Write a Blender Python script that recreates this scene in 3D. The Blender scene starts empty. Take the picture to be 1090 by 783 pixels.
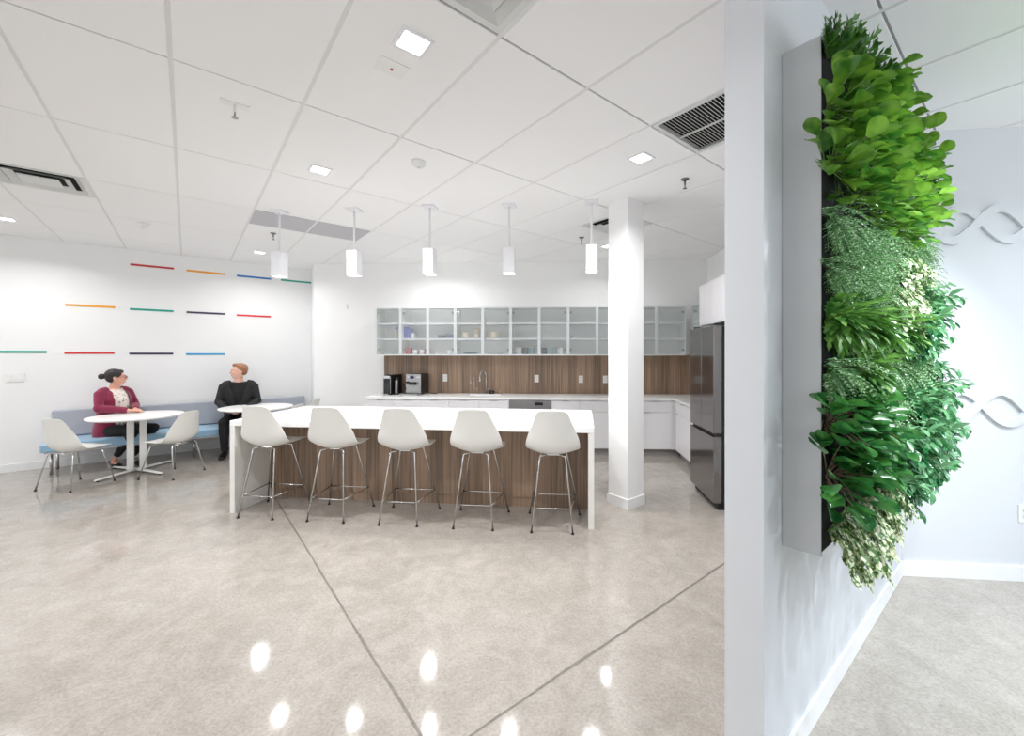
import bpy, bmesh, math, random
from mathutils import Vector, Matrix, Euler
R = math.radians
sc = bpy.context.scene
C = sc.collection

# ------------------------------------------------------------------ camera
EYE = 1.525
cam = bpy.data.cameras.new('camera'); camo = bpy.data.objects.new('camera', cam); C.objects.link(camo)
camo.location = (0, 0, EYE); camo.rotation_euler = (R(90), 0, 0)
cam.sensor_width = 36; cam.lens = 444.1 / 1090 * 36
cam.shift_x = (545 - 572.6) / 1090; cam.shift_y = (376.2 - 391.5) / 1090
cam.clip_start = 0.02
sc.camera = camo

# ------------------------------------------------------------------ light and exposure
CEILING_LAMP_W = 27; PENDANT_W = 8; GROW_W = 10; REAR_FILL_W = 18
sc.view_settings.view_transform = 'Standard'
sc.view_settings.look = 'None'
sc.view_settings.gamma = 1
sc.view_settings.use_curve_mapping = False
sc.view_settings.exposure = 0.12
w = bpy.data.worlds.new('world'); sc.world = w; w.use_nodes = True
w.node_tree.nodes['Background'].inputs[0].default_value = (0.9, 0.95, 1, 1)
w.node_tree.nodes['Background'].inputs[1].default_value = 1.0
sc.cycles.max_bounces = 12; sc.cycles.diffuse_bounces = 8; sc.cycles.glossy_bounces = 5
sc.cycles.transparent_max_bounces = 16
sc.cycles.sample_clamp_indirect = 6

def area_light(name, loc, size, power, color=(1, 1, 1), rot=(0, 0, 0), spread=180, sy=None):
    l = bpy.data.lights.new(name, 'AREA'); l.energy = power; l.color = color; l.size = size
    if sy: l.shape = 'RECTANGLE'; l.size_y = sy
    l.spread = R(spread)
    o = bpy.data.objects.new(name, l); o.location = loc; o.rotation_euler = rot; C.objects.link(o)
    return o

area_light('left_fill_light', (-11.2, -1.8, 1.6), 4.5, 150, (0.96, 0.98, 1), (R(140), 0, R(-90)), sy=2.2)  # added unseen fill at the left, tilted up to brighten the ceiling
area_light('right_fill_light', (6.45, .5, 1.5), 3.0, 92, (0.90, 0.94, 1), (R(155), 0, R(90)), sy=2.0)  # added unseen fill for the right-hand space, aimed mostly upward
for x in (-8.5, -4.5, -0.5, 3.5):
    area_light('rear_fill_light', (x, -4.9, 1.75), 3.0, REAR_FILL_W, (0.95, 0.98, 1), (R(132), 0, 0), sy=2.2)  # added fill lights behind the camera, tilted up at the ceiling

# ------------------------------------------------------------------ frames
TH = 0.6994
AX = Vector((math.cos(TH), math.sin(TH), 0)); BX = Vector((-math.sin(TH), math.cos(TH), 0))
def ab(a, b, z=0): return AX * a + BX * b + Vector((0, 0, z))
KR = R(-3.0)
KX = Vector((math.cos(KR), math.sin(KR), 0)); KY = Vector((-math.sin(KR), math.cos(KR), 0))
def kp(s, d, z=0): return KX * s + KY * d + Vector((0, 0, z))
IR = R(-6.2)
F, CX, V0, H = 444.1, 572.6, 376.2, 3.05
WB = 8.5                                   # left wall, distance along b

# ------------------------------------------------------------------ materials
def s2l(c):
    return tuple(((v / 255) / 12.92 if v / 255 <= 0.04045 else ((v / 255 + 0.055) / 1.055) ** 2.4) for v in c) + (1,)
def mat(name, rgb, rough=0.5, metal=0.0, spec=0.5, coat=0.0, noise=0.0, nscale=20, bump=0.0, sheen=0.0, emit=None, estr=0):
    m = bpy.data.materials.new(name); m.use_nodes = True
    nt = m.node_tree; p = nt.nodes['Principled BSDF']
    p.inputs['Base Color'].default_value = s2l(rgb)
    p.inputs['Roughness'].default_value = rough; p.inputs['Metallic'].default_value = metal
    p.inputs['Specular IOR Level'].default_value = spec
    p.inputs['Coat Weight'].default_value = coat
    p.inputs['Sheen Weight'].default_value = sheen
    if emit:
        p.inputs['Emission Color'].default_value = s2l(emit); p.inputs['Emission Strength'].default_value = estr
    if noise or bump:
        tc = nt.nodes.new('ShaderNodeTexCoord'); n = nt.nodes.new('ShaderNodeTexNoise')
        n.inputs['Scale'].default_value = nscale; n.inputs['Detail'].default_value = 4
        nt.links.new(tc.outputs['Object'], n.inputs['Vector'])
        if noise:
            mx = nt.nodes.new('ShaderNodeMix'); mx.data_type = 'RGBA'
            a = s2l(tuple(max(0, v * (1 - noise)) for v in rgb)); b = s2l(tuple(min(255, v * (1 + noise)) for v in rgb))
            mx.inputs['A'].default_value = a; mx.inputs['B'].default_value = b
            nt.links.new(n.outputs['Fac'], mx.inputs['Factor']); nt.links.new(mx.outputs['Result'], p.inputs['Base Color'])
        if bump:
            bp = nt.nodes.new('ShaderNodeBump'); bp.inputs['Strength'].default_value = bump; bp.inputs['Distance'].default_value = 0.004
            nt.links.new(n.outputs['Fac'], bp.inputs['Height']); nt.links.new(bp.outputs['Normal'], p.inputs['Normal'])
    return m

def wood_mat(name, base):
    m = bpy.data.materials.new(name); m.use_nodes = True; nt = m.node_tree; p = nt.nodes['Principled BSDF']
    tc = nt.nodes.new('ShaderNodeTexCoord'); sp = nt.nodes.new('ShaderNodeSeparateXYZ')
    nt.links.new(tc.outputs['Object'], sp.inputs[0])
    def math_(op, a, b=None):
        q = nt.nodes.new('ShaderNodeMath'); q.operation = op
        for i, v in enumerate((a, b)):
            if v is None: continue
            if isinstance(v, (int, float)): q.inputs[i].default_value = v
            else: nt.links.new(v, q.inputs[i])
        return q.outputs[0]
    plank = math_('FLOOR', math_('MULTIPLY', sp.outputs['X'], 7.3))
    wn = nt.nodes.new('ShaderNodeTexWhiteNoise'); wn.noise_dimensions = '1D'; nt.links.new(plank, wn.inputs['W'])
    n = nt.nodes.new('ShaderNodeTexNoise'); mp = nt.nodes.new('ShaderNodeMapping'); mp.inputs['Scale'].default_value = (60, 10, 1.3)
    nt.links.new(tc.outputs['Object'], mp.inputs['Vector']); nt.links.new(mp.outputs[0], n.inputs['Vector'])
    n.inputs['Scale'].default_value = 1.0; n.inputs['Detail'].default_value = 5
    f = math_('ADD', math_('MULTIPLY', n.outputs['Fac'], 0.75), math_('MULTIPLY', wn.outputs['Value'], 0.22))
    cr = nt.nodes.new('ShaderNodeValToRGB'); nt.links.new(f, cr.inputs[0])
    cr.color_ramp.elements[0].position = 0.3; cr.color_ramp.elements[0].color = s2l(tuple(v * 0.72 for v in base))
    cr.color_ramp.elements[1].position = 0.8; cr.color_ramp.elements[1].color = s2l(tuple(min(255, v * 1.22) for v in base))
    nt.links.new(cr.outputs[0], p.inputs['Base Color']); p.inputs['Roughness'].default_value = 0.45
    return m

def floor_mat():
    m = bpy.data.materials.new('polished_concrete'); m.use_nodes = True; nt = m.node_tree; p = nt.nodes['Principled BSDF']
    tc = nt.nodes.new('ShaderNodeTexCoord')
    def noise(scale, detail, rough=0.5, dist=0.0):
        n = nt.nodes.new('ShaderNodeTexNoise'); n.inputs['Scale'].default_value = scale; n.inputs['Detail'].default_value = detail
        n.inputs['Roughness'].default_value = rough; n.inputs['Distortion'].default_value = dist
        nt.links.new(tc.outputs['Object'], n.inputs['Vector']); return n.outputs['Fac']
    def ramp(fac, stops):
        cr = nt.nodes.new('ShaderNodeValToRGB'); nt.links.new(fac, cr.inputs[0]); e = cr.color_ramp.elements
        e[0].position, e[0].color = stops[0][0], s2l(stops[0][1]); e[1].position, e[1].color = stops[-1][0], s2l(stops[-1][1])
        for q, c in stops[1:-1]:
            x = e.new(q); x.color = s2l(c)
        return cr.outputs[0]
    def mix(fac, a, b, mode='MIX'):
        mx = nt.nodes.new('ShaderNodeMix'); mx.data_type = 'RGBA'; mx.blend_type = mode
        if isinstance(fac, (int, float)): mx.inputs['Factor'].default_value = fac
        else: nt.links.new(fac, mx.inputs['Factor'])
        nt.links.new(a, mx.inputs['A']); nt.links.new(b, mx.inputs['B']); return mx.outputs['Result']
    big = ramp(noise(0.7, 5, 0.55, 0.6), [(0.3, (148, 142, 133)), (0.5, (166, 159, 151)), (0.7, (180, 173, 166))])
    mid = ramp(noise(5.5, 8, 0.7, 0.8), [(0.3, (124, 118, 110)), (0.55, (165, 158, 150)), (0.72, (184, 178, 172))])
    fine = ramp(noise(70, 4, 0.7), [(0.32, (104, 99, 93)), (0.5, (165, 159, 152)), (0.75, (200, 195, 189))])
    c = mix(0.5, big, mid); c = mix(0.3, c, fine)
    st = ramp(noise(3.0, 9, 0.75, 1.5), [(0.44, (0, 0, 0)), (0.5, (255, 255, 255)), (0.56, (0, 0, 0))])
    dark = nt.nodes.new('ShaderNodeRGB'); dark.outputs[0].default_value = s2l((104, 99, 92))
    mm = nt.nodes.new('ShaderNodeMath'); mm.operation = 'MULTIPLY'; mm.inputs[1].default_value = 0.13
    nt.links.new(st, mm.inputs[0]); c = mix(mm.outputs[0], c, dark.outputs[0])
    nt.links.new(c, p.inputs['Base Color'])
    rr = nt.nodes.new('ShaderNodeMapRange'); nt.links.new(noise(9, 5), rr.inputs[0]); rr.inputs[3].default_value = 0.035; rr.inputs[4].default_value = 0.11
    nt.links.new(rr.outputs[0], p.inputs['Roughness'])
    p.inputs['Specular IOR Level'].default_value = 0.42
    b = nt.nodes.new('ShaderNodeBump'); b.inputs['Strength'].default_value = 0.04; b.inputs['Distance'].default_value = 0.002
    nt.links.new(noise(40, 3), b.inputs['Height']); nt.links.new(b.outputs[0], p.inputs['Normal'])
    return m

def glass_mat(name, tint, body, k):
    m = bpy.data.materials.new(name); m.use_nodes = True; nt = m.node_tree; p = nt.nodes['Principled BSDF']
    p.inputs['Base Color'].default_value = s2l(body); p.inputs['Roughness'].default_value = 0.08
    t = nt.nodes.new('ShaderNodeBsdfTransparent'); t.inputs[0].default_value = s2l(tint)
    mx = nt.nodes.new('ShaderNodeMixShader'); mx.inputs[0].default_value = k
    nt.links.new(t.outputs[0], mx.inputs[1]); nt.links.new(p.outputs[0], mx.inputs[2])
    nt.links.new(mx.outputs[0], nt.nodes['Material Output'].inputs['Surface'])
    return m

def leaf_mat(name, c1, c2, rough=0.35, vein=None, nscale=14, trans=0.25):
    m = bpy.data.materials.new(name); m.use_nodes = True; nt = m.node_tree; p = nt.nodes['Principled BSDF']
    tc = nt.nodes.new('ShaderNodeTexCoord'); n = nt.nodes.new('ShaderNodeTexNoise'); n.inputs['Scale'].default_value = nscale
    n.inputs['Detail'].default_value = 2
    nt.links.new(tc.outputs['Object'], n.inputs['Vector'])
    cr = nt.nodes.new('ShaderNodeValToRGB'); nt.links.new(n.outputs['Fac'], cr.inputs[0])
    cr.color_ramp.elements[0].position = 0.36; cr.color_ramp.elements[0].color = s2l(c1)
    cr.color_ramp.elements[1].position = 0.64; cr.color_ramp.elements[1].color = s2l(c2)
    if vein:
        cr.color_ramp.interpolation = 'EASE'
        cr.color_ramp.elements[0].position = 0.47; cr.color_ramp.elements[1].position = 0.53
    nt.links.new(cr.outputs[0], p.inputs['Base Color'])
    p.inputs['Roughness'].default_value = rough; p.inputs['Specular IOR Level'].default_value = 0.6
    tr = nt.nodes.new('ShaderNodeBsdfTranslucent'); nt.links.new(cr.outputs[0], tr.inputs[0])
    mx = nt.nodes.new('ShaderNodeMixShader'); mx.inputs[0].default_value = trans
    nt.links.new(p.outputs[0], mx.inputs[1]); nt.links.new(tr.outputs[0], mx.inputs[2])
    nt.links.new(mx.outputs[0], nt.nodes['Material Output'].inputs['Surface'])
    return m

M = dict(
    wall=mat('white_wall_paint', (238, 238, 238), 0.6, noise=0.006, nscale=3),
    wall_cool_shade=mat('cool_shade_wall_paint', (216, 219, 224), 0.55, noise=0.006, nscale=3),  # greyed so the partition end's shade is put into the paint
    tile=mat('ceiling_tile', (242, 242, 242), 0.85, noise=0.012, nscale=120),
    grid=mat('ceiling_grid', (224, 224, 224), 0.5), reveal=mat('ceiling_reveal', (168, 168, 167), 0.7),
    floor=floor_mat(), joint=mat('saw_cut_filler', (106, 101, 94), 0.5, noise=0.25, nscale=40),
    base=mat('white_baseboard', (236, 237, 238), 0.4),
    lam=mat('white_laminate', (232, 231, 234), 0.35, noise=0.004), lam_in=mat('cabinet_inside', (240, 242, 240), 0.5),
    quartz=mat('white_quartz', (243, 243, 243), 0.22, noise=0.01, nscale=30),
    panel=mat('island_side_finish', (232, 230, 226), 0.35),
    wood=wood_mat('walnut_veneer', (154, 129, 108)), kick=mat('toe_kick', (150, 148, 146), 0.5),
    alu=mat('satin_aluminium', (222, 226, 226), 0.35, 0.35), chrome=mat('chrome', (205, 205, 205), 0.13, 1.0),
    steel=mat('fridge_steel', (138, 134, 132), 0.12, 0.95, noise=0.02, nscale=4), steel_l=mat('brushed_steel', (168, 168, 168), 0.28, 0.95),
    black=mat('black_plastic', (22, 22, 24), 0.35), rubber=mat('black_rubber', (15, 15, 15), 0.6),
    shell=mat('white_chair_shell', (226, 225, 221), 0.42), table=mat('white_table_top', (244, 244, 242), 0.3),
    tleg=mat('white_table_base', (228, 228, 226), 0.35),
    bench_g=mat('grey_bench_fabric', (165, 169, 178), 0.85, noise=0.03, nscale=200, bump=0.1, sheen=0.3),
    bench_b=mat('blue_bench_fabric', (146, 182, 208), 0.85, noise=0.03, nscale=200, bump=0.1, sheen=0.3),
    glass=glass_mat('frosted_glass', (250, 251, 251), (228, 232, 231), 0.15),
    emit=mat('lamp_lens', (255, 255, 255), 0.5, emit=(255, 255, 255), estr=5),
    emit_p=mat('pendant_lens', (255, 255, 255), 0.5, emit=(255, 252, 248), estr=6),
    lampwhite=mat('lamp_white_enamel', (232, 232, 236), 0.45), plate=mat('white_plastic', (236, 236, 234), 0.4),
    dark=mat('duct_dark', (10, 10, 10), 0.9), slat=mat('grille_slat', (214, 216, 214), 0.5), grey=mat('grey_return_panel', (186, 186, 190), 0.8),
    brass=mat('sprinkler_metal', (120, 118, 115), 0.35, 0.8), red=mat('red_bulb', (200, 40, 50), 0.3),
    felt=mat('black_felt', (18, 19, 20), 0.95, noise=0.2, nscale=60), frame=mat('planter_side_panel', (192, 194, 197), 0.5),
    stem_g=mat('green_stem', (96, 130, 62), 0.5), stem_r=mat('brown_red_stem', (112, 96, 74), 0.5),
    skin=mat('skin', (226, 172, 148), 0.5), skin_m=mat('skin_pale', (232, 182, 162), 0.5),
    hair_d=mat('dark_hair', (38, 30, 32), 0.45, noise=0.3, nscale=90), hair_l=mat('light_brown_hair', (150, 104, 72), 0.5, noise=0.25, nscale=90),
    card=mat('burgundy_knit', (128, 26, 62), 0.85, noise=0.08, nscale=120, bump=0.2, sheen=0.3),
    trouser=mat('black_trousers', (24, 24, 27), 0.8, noise=0.1), blazer=mat('charcoal_blazer', (25, 25, 28), 0.75, noise=0.1, nscale=90),
    tee=mat('black_tee', (14, 14, 16), 0.85), lip=mat('lips', (176, 88, 86), 0.5), eye_w=mat('eye_white', (240, 238, 234), 0.3), eye_d=mat('eye_dark', (40, 28, 22), 0.2),
    specs=mat('brown_glasses_frame', (120, 52, 40), 0.3), shoe=mat('black_shoe', (18, 18, 20), 0.35),
)
def blouse_mat():
    m = mat('printed_blouse', (232, 222, 214), 0.8); nt = m.node_tree; p = nt.nodes['Principled BSDF']
    tc = nt.nodes.new('ShaderNodeTexCoord'); v = nt.nodes.new('ShaderNodeTexNoise'); v.inputs['Scale'].default_value = 38
    v.inputs['Detail'].default_value = 3
    nt.links.new(tc.outputs['Object'], v.inputs['Vector']); cr = nt.nodes.new('ShaderNodeValToRGB'); nt.links.new(v.outputs['Fac'], cr.inputs[0])
    cr.color_ramp.elements[0].position = 0.56; cr.color_ramp.elements[0].color = s2l((234, 224, 216))
    cr.color_ramp.elements[1].position = 0.66; cr.color_ramp.elements[1].color = s2l((120, 96, 98))
    nt.links.new(cr.outputs[0], p.inputs['Base Color']); return m
M['blouse'] = blouse_mat()
for n_, c_ in dict(red=(214, 52, 58), orange=(240, 165, 50), blue=(28, 118, 188), teal=(22, 160, 142), navy=(48, 42, 72), lblue=(64, 158, 208), dred=(186, 36, 48)).items():
    M['stripe_' + n_] = mat('stripe_' + n_, c_, 0.5)

# ------------------------------------------------------------------ mesh helpers
class MB:
    def __init__(s): s.v = []; s.f = []; s.sm = []
    def add(s, verts, faces, smooth=False):
        o = len(s.v); s.v += [tuple(v) for v in verts]; s.f += [tuple(i + o for i in f) for f in faces]; s.sm += [smooth] * len(faces); return s
    def box(s, x0, x1, y0, y1, z0, z1, mt=None):
        vs = [Vector((x, y, z)) for z in (z0, z1) for y in (y0, y1) for x in (x0, x1)]
        if mt: vs = [mt @ v for v in vs]
        return s.add(vs, [(0, 2, 3, 1), (4, 5, 7, 6), (0, 1, 5, 4), (2, 6, 7, 3), (0, 4, 6, 2), (1, 3, 7, 5)])
    def tube(s, pts, r, n=10, caps=True, side=None):
        """r: number, list of numbers or list of (rx, ry)"""
        pts = [Vector(p) for p in pts]; rings = []
        k = len(pts); u = Vector(side) if side else None
        for i, p in enumerate(pts):
            t = (pts[min(i + 1, k - 1)] - pts[max(i - 1, 0)])
            t = t.normalized() if t.length > 1e-9 else Vector((0, 0, 1))
            if u is None:
                u = Vector((1, 0, 0)) if abs(t.x) < 0.8 else Vector((0, 1, 0))
            u = (u - t * u.dot(t)); u = u.normalized() if u.length > 1e-6 else Vector((0, 1, 0)).cross(t).normalized()
            w_ = t.cross(u)
            rr = r[i] if isinstance(r, (list, tuple)) else r
            rx, ry = rr if isinstance(rr, (list, tuple)) else (rr, rr)
            rings.append([p + u * rx * math.cos(2 * math.pi * j / n) + w_ * ry * math.sin(2 * math.pi * j / n) for j in range(n)])
        vs = [v for q in rings for v in q]; fs = []
        for i in range(k - 1):
            for j in range(n):
                a = i * n + j; b = i * n + (j + 1) % n; fs.append((a, b, b + n, a + n))
        if caps: fs += [tuple(range(n))[::-1], tuple((k - 1) * n + j for j in range(n))]
        return s.add(vs, fs, True)
    def cyl(s, x, y, z0, z1, r, n=20, r2=None): return s.tube([(x, y, z0), (x, y, z1)], [r, r if r2 is None else r2], n)
    def lathe(s, prof, n=24, cx=0, cy=0, z=0):
        vs = []; fs = []; k = len(prof)
        for (r, h) in prof:
            for j in range(n): vs.append((cx + r * math.cos(2 * math.pi * j / n), cy + r * math.sin(2 * math.pi * j / n), z + h))
        for i in range(k - 1):
            for j in range(n):
                a = i * n + j; b = i * n + (j + 1) % n; fs.append((a, b, b + n, a + n))
        fs.append(tuple(range(n))[::-1]); fs.append(tuple((k - 1) * n + j for j in range(n)))
        return s.add(vs, fs, True)
    def ell(s, c, r, n=16, mt=None):
        c = Vector(c); vs = []; fs = []; m = n // 2
        for i in range(m + 1):
            a = math.pi * i / m
            for j in range(n):
                q = Vector((r[0] * math.sin(a) * math.cos(2 * math.pi * j / n), r[1] * math.sin(a) * math.sin(2 * math.pi * j / n), r[2] * math.cos(a)))
                if i in (0, m): q.x += 1e-5 * math.cos(2 * math.pi * j / n); q.y += 1e-5 * math.sin(2 * math.pi * j / n)
                if mt: q = mt @ q
                vs.append(c + q)
        for i in range(m):
            for j in range(n):
                a = i * n + j; b = i * n + (j + 1) % n; fs.append((a, a + n, b + n, b))
        fs += [tuple(range(n)), tuple(m * n + j for j in range(n))[::-1]]
        return s.add(vs, fs, True)
    def mesh(s, name, m):
        me = bpy.data.meshes.new(name); me.from_pydata(s.v, [], s.f)
        me.polygons.foreach_set('use_smooth', s.sm)
        if m: me.materials.append(m)
        me.validate(); me.update(); return me
    def build(s, name, m, parent=None, loc=None, rz=0, bevel=0, seg=2):
        o = bpy.data.objects.new(name, s.mesh(name, m)); C.objects.link(o)
        if parent: o.parent = parent
        if loc is not None: o.location = loc
        if rz: o.rotation_euler = (0, 0, rz)
        if bevel:
            b = o.modifiers.new('bevel', 'BEVEL'); b.width = bevel; b.segments = seg; b.limit_method = 'ANGLE'; b.harden_normals = False
        return o
def tag(o, label, cat, group=None):
    o['label'] = label; o['category'] = cat
    if group: o['group'] = group
    return o
def thing(name, label, cat, loc=(0, 0, 0), rz=0, group=None):
    o = bpy.data.objects.new(name, None); C.objects.link(o); o.location = loc; o.rotation_euler = (0, 0, rz)
    o.empty_display_size = 0.05
    return tag(o, label, cat, group)
def structure(o): o['kind'] = 'structure'; return o
def dup(root, label, loc=None, rz=None, rot=None, scale=None):
    r = root.copy(); C.objects.link(r); r['label'] = label
    if loc is not None: r.location = loc
    if rz is not None: r.rotation_euler = (0, 0, rz)
    if rot is not None: r.rotation_euler = rot
    if scale is not None: r.scale = scale
    for ch in list(root.children):
        c = ch.copy(); C.objects.link(c); c.parent = r
        for g in list(ch.children):
            d = g.copy(); C.objects.link(d); d.parent = c
    return r
ORD = ['first', 'second', 'third', 'fourth', 'fifth', 'sixth', 'seventh', 'eighth', 'ninth', 'tenth', 'eleventh', 'twelfth']

# ------------------------------------------------------------------ setting
fl = MB(); fl.box(-13, 7, -6, 10, -0.1, 0); structure(fl.build('floor', M['floor']))
def strip_floor(p, q, wd, nm, seed):
    random.seed(seed); p = Vector(p); q = Vector(q); d = (q - p).normalized(); n = Vector((-d.y, d.x, 0)); L = (q - p).length
    k = int(L / 0.12); vs = []; fs = []
    for i in range(k + 1):
        c = p + d * (L * i / k); w1 = wd * random.uniform(0.5, 1.2); w2 = wd * random.uniform(0.5, 1.2); j = random.uniform(-.002, .002)
        vs += [c + n * (w1 + j) + Vector((0, 0, .0009)), c - n * (w2 - j) + Vector((0, 0, .0009))]
    for i in range(k): fs.append((2 * i, 2 * i + 1, 2 * i + 3, 2 * i + 2))
    m = MB(); m.add(vs, fs); structure(m.build(nm, M['joint']))
strip_floor(ab(.715, -1.5), ab(.715, 8.45), .007, 'trim_1', 1)
strip_floor(ab(-6, 1.45), ab(3.9, 1.45), .008, 'trim_2', 2)

# ceiling: grid of 0.61 x 1.22 tiles aligned with the left wall
RZ = TH
cs = MB(); cs.box(-14, 16, -14, 16, 3.075, 3.2); 
ceil = MB()
rows0, cols0 = 0.436, -0.676
special = {}
def half_cells():
    S = {}
    for a0, b0 in ((.544, 1.046), (2.374, 1.046), (-1.286, 5.316), (3.594, 2.876), (.544, 5.316), (1.154, 5.316)):
        k = round((a0 - cols0) / .61); r = (b0 - rows0) / 1.22; ri = math.floor(r + 1e-4); half = 1 if (r - ri) > .25 else 0
        S[(k, ri)] = half
    return S
SP = half_cells(); GA, GB = 0.010, 0.006
for k in range(-20, 16):
    for r in range(-10, 9):
        a0 = cols0 + .61 * k; b0 = rows0 + 1.22 * r
        cx_, cy_ = (AX * (a0 + .3) + BX * (b0 + .6)).xy
        if not (-13.5 < cx_ < 7.5 and -6.5 < cy_ < 10): continue
        segs = [(b0, b0 + 1.22)]
        if (k, r) in SP: segs = [(b0 + .61, b0 + 1.22)] if SP[(k, r)] == 0 else [(b0, b0 + .61)]
        for (p, q) in segs: ceil.box(a0 + GA, a0 + .61 - GA, p + GB, q - GB, 3.05, 3.07)
co = ceil.build('ceiling', M['tile'], rz=RZ, bevel=0.002, seg=1); structure(co)
structure(cs.build('ceiling_slab', M['grid']))
g = MB(); g2 = MB()
for k in range(-20, 17):
    a0 = cols0 + .61 * k; g.box(a0 - .012, a0 + .012, -11, 12, 3.054, 3.0745)
for r in range(-10, 10):
    b0 = rows0 + 1.22 * r; g2.box(-13, 9, b0 - .012, b0 + .012, 3.058, 3.0749)
structure(g.build('trim_3', M['grid'], rz=RZ)); structure(g2.build('trim_4', M['reveal'], rz=RZ))

def wall_seg(name, p, q, z0=0, z1=3.06, th=0.12, side=1, m='wall'):
    """inner face on the line p-q; thickness goes to the given side"""
    p = Vector((p[0], p[1], 0)); q = Vector((q[0], q[1], 0)); d = (q - p).normalized(); n = Vector((-d.y, d.x, 0)) * side
    b = MB(); P = [p, q, q + n * th, p + n * th]
    b.add([v + Vector((0, 0, z)) for z in (z0, z1) for v in P], [(3, 2, 1, 0), (4, 5, 6, 7), (0, 1, 5, 4), (1, 2, 6, 5), (2, 3, 7, 6), (3, 0, 4, 7)])
    return structure(b.build(name, M[m]))
def baseboard(name, p, q, side=1, h=.1, t=.012):
    return wall_seg(name, p, q, 0, h, t, side, 'base')
cL = ab(1.736, WB); cK = ab(1.736, 7.985); far = ab(-8.2, WB)
KD = 6.9; SR = 2.385
kl = kp((cK.dot(KX)), KD); krc = kp(SR, KD)
wall_seg('wall_left', far, cL, side=1); baseboard('baseboard_left', far, cL, side=-1)
wall_seg('wall_return', cL, kl, side=1); baseboard('baseboard_return', cL, kl, side=-1)
wall_seg('wall_back', kl, krc, side=1); baseboard('baseboard_back', kl, kp(-2.75, KD), side=-1)
wall_seg('wall_kitchen_right', krc, kp(SR, 3.13), side=1)
# partition with the planted wall
pt = MB(); pt.box(1.50, 3.95, .59, .726, 0, 3.06); structure(pt.build('wall_partition', M['wall_cool_shade'], rz=TH, bevel=.002))
pb = MB(); pb.box(1.50, 3.78, .578, .59, 0, .1); structure(pb.build('baseboard_partition', M['base'], rz=TH, bevel=.002))
fr = Vector((2.507, 2.877, 0)); FRA = R(-5.7); fd = Vector((math.cos(FRA), math.sin(FRA), 0)); FN = Vector((-fd.y, fd.x, 0))
far_r = fr + fd * 4.2
wall_seg('wall_right_far', fr - fd * .25, far_r, side=1, m='wall_cool_shade'); baseboard('baseboard_right_far', fr, far_r, side=-1)
rw = MB()
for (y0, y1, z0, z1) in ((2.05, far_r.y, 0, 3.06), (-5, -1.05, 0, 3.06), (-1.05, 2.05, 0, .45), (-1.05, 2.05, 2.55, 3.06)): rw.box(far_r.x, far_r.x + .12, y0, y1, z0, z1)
structure(rw.build('wall_right', M['wall_cool_shade']))  # opening added for the right fill light
lw = MB()
for (y0, y1, z0, z1) in ((-5, -4.2, 0, 3.06), (.6, far.y, 0, 3.06), (-4.2, .6, 0, .4), (-4.2, .6, 2.8, 3.06)): lw.box(far.x - .12, far.x, y0, y1, z0, z1)
structure(lw.build('wall_far_left', M['wall']))  # opening added for the left fill light
# back wall behind the camera with openings added for the fill lights
bw = MB(); xs = [-12, -10, -7, -6, -3, -2, 1, 2, 5, 7]
for i in range(0, len(xs) - 1):
    if i % 2 == 0: bw.box(xs[i], xs[i + 1], -5.15, -5, 0, 3.06)
    else: bw.box(xs[i], xs[i + 1], -5.15, -5, 0, .6); bw.box(xs[i], xs[i + 1], -5.15, -5, 2.9, 3.06)
structure(bw.build('wall_rear', M['wall']))
# column
cp = Vector((.881, 4.075, 0))
c1 = MB(); c1.box(0, .25, 0, .25, 0, 3.055); o = c1.build('column', M['wall'], loc=cp, rz=TH, bevel=.003); structure(o)
c1 = MB()
for (x0, x1, y0, y1) in ((-.011, .261, -.011, 0), (-.011, .261, .25, .261), (-.011, 0, 0, .25), (.25, .261, 0, .25)): c1.box(x0, x1, y0, y1, 0, .1)
structure(c1.build('baseboard_column', M['base'], loc=cp, rz=TH))

# ------------------------------------------------------------------ island
IO = Vector((.487, 3.615, 0)); IH, IL, ID = .885, 3.455, 1.135
isl = thing('kitchen_island', 'long white waterfall kitchen island with walnut front panel', 'island', IO, IR)
MB().box(-IL, 0, 0, ID, IH - .05, IH).build('countertop', M['quartz'], isl, bevel=.003)
for x in (-IL, -.05):
    MB().box(x, x + .05, 0.002, ID - .002, 0, IH - .05).build('waterfall_panel', M['panel'], isl, bevel=.002)
wf = MB().box(-IL + .05, -.05, .46, ID - .05, .1, IH - .05).build('front_panel', M['wood'], isl)
MB().box(-IL + .05, -.05, .475, ID - .1, 0, .1).build('toe_kick', M['wood'], isl)
cf = MB()
for k in range(6): cf.box(-IL + .08 + k * .556, -IL + .08 + k * .556 + .548, ID - .05, ID - .03, .12, IH - .06)
cf.build('rear_doors', M['lam'], isl, bevel=.002)

# ------------------------------------------------------------------ chairs and stools
SHELL = [(.238, .000, .165, -.004, 0), (.226, .011, .2, 0, 0), (.15, .006, .222, .012, 0), (.06, -.012, .231, .026, 0), (-.03, -.028, .236, .042, 0),
         (-.10, -.028, .240, .062, .012), (-.150, .004, .240, .070, .034), (-.178, .065, .228, .058, .050), (-.192, .14, .206, .038, .052),
         (-.206, .215, .182, .020, .042), (-.219, .29, .158, .006, .030), (-.229, .345, .138, -.002, .02), (-.234, .368, .124, -.008, .014), (-.236, .378, .104, -.008, .01)]
def shell_mb(z0):
    m = MB(); N = 12; vs = []
    for (y, z, hw, ez, ey) in SHELL:
        for j in range(N + 1):
            u = -1 + 2 * j / N; k = abs(u) ** 1.9
            vs.append((u * hw, y + ey * k, z0 + z + ez * k))
    fs = []
    for i in range(len(SHELL) - 1):
        for j in range(N): a = i * (N + 1) + j; fs.append((a, a + 1, a + N + 2, a + N + 1))
    m.add(vs, fs, True); return m
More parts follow.
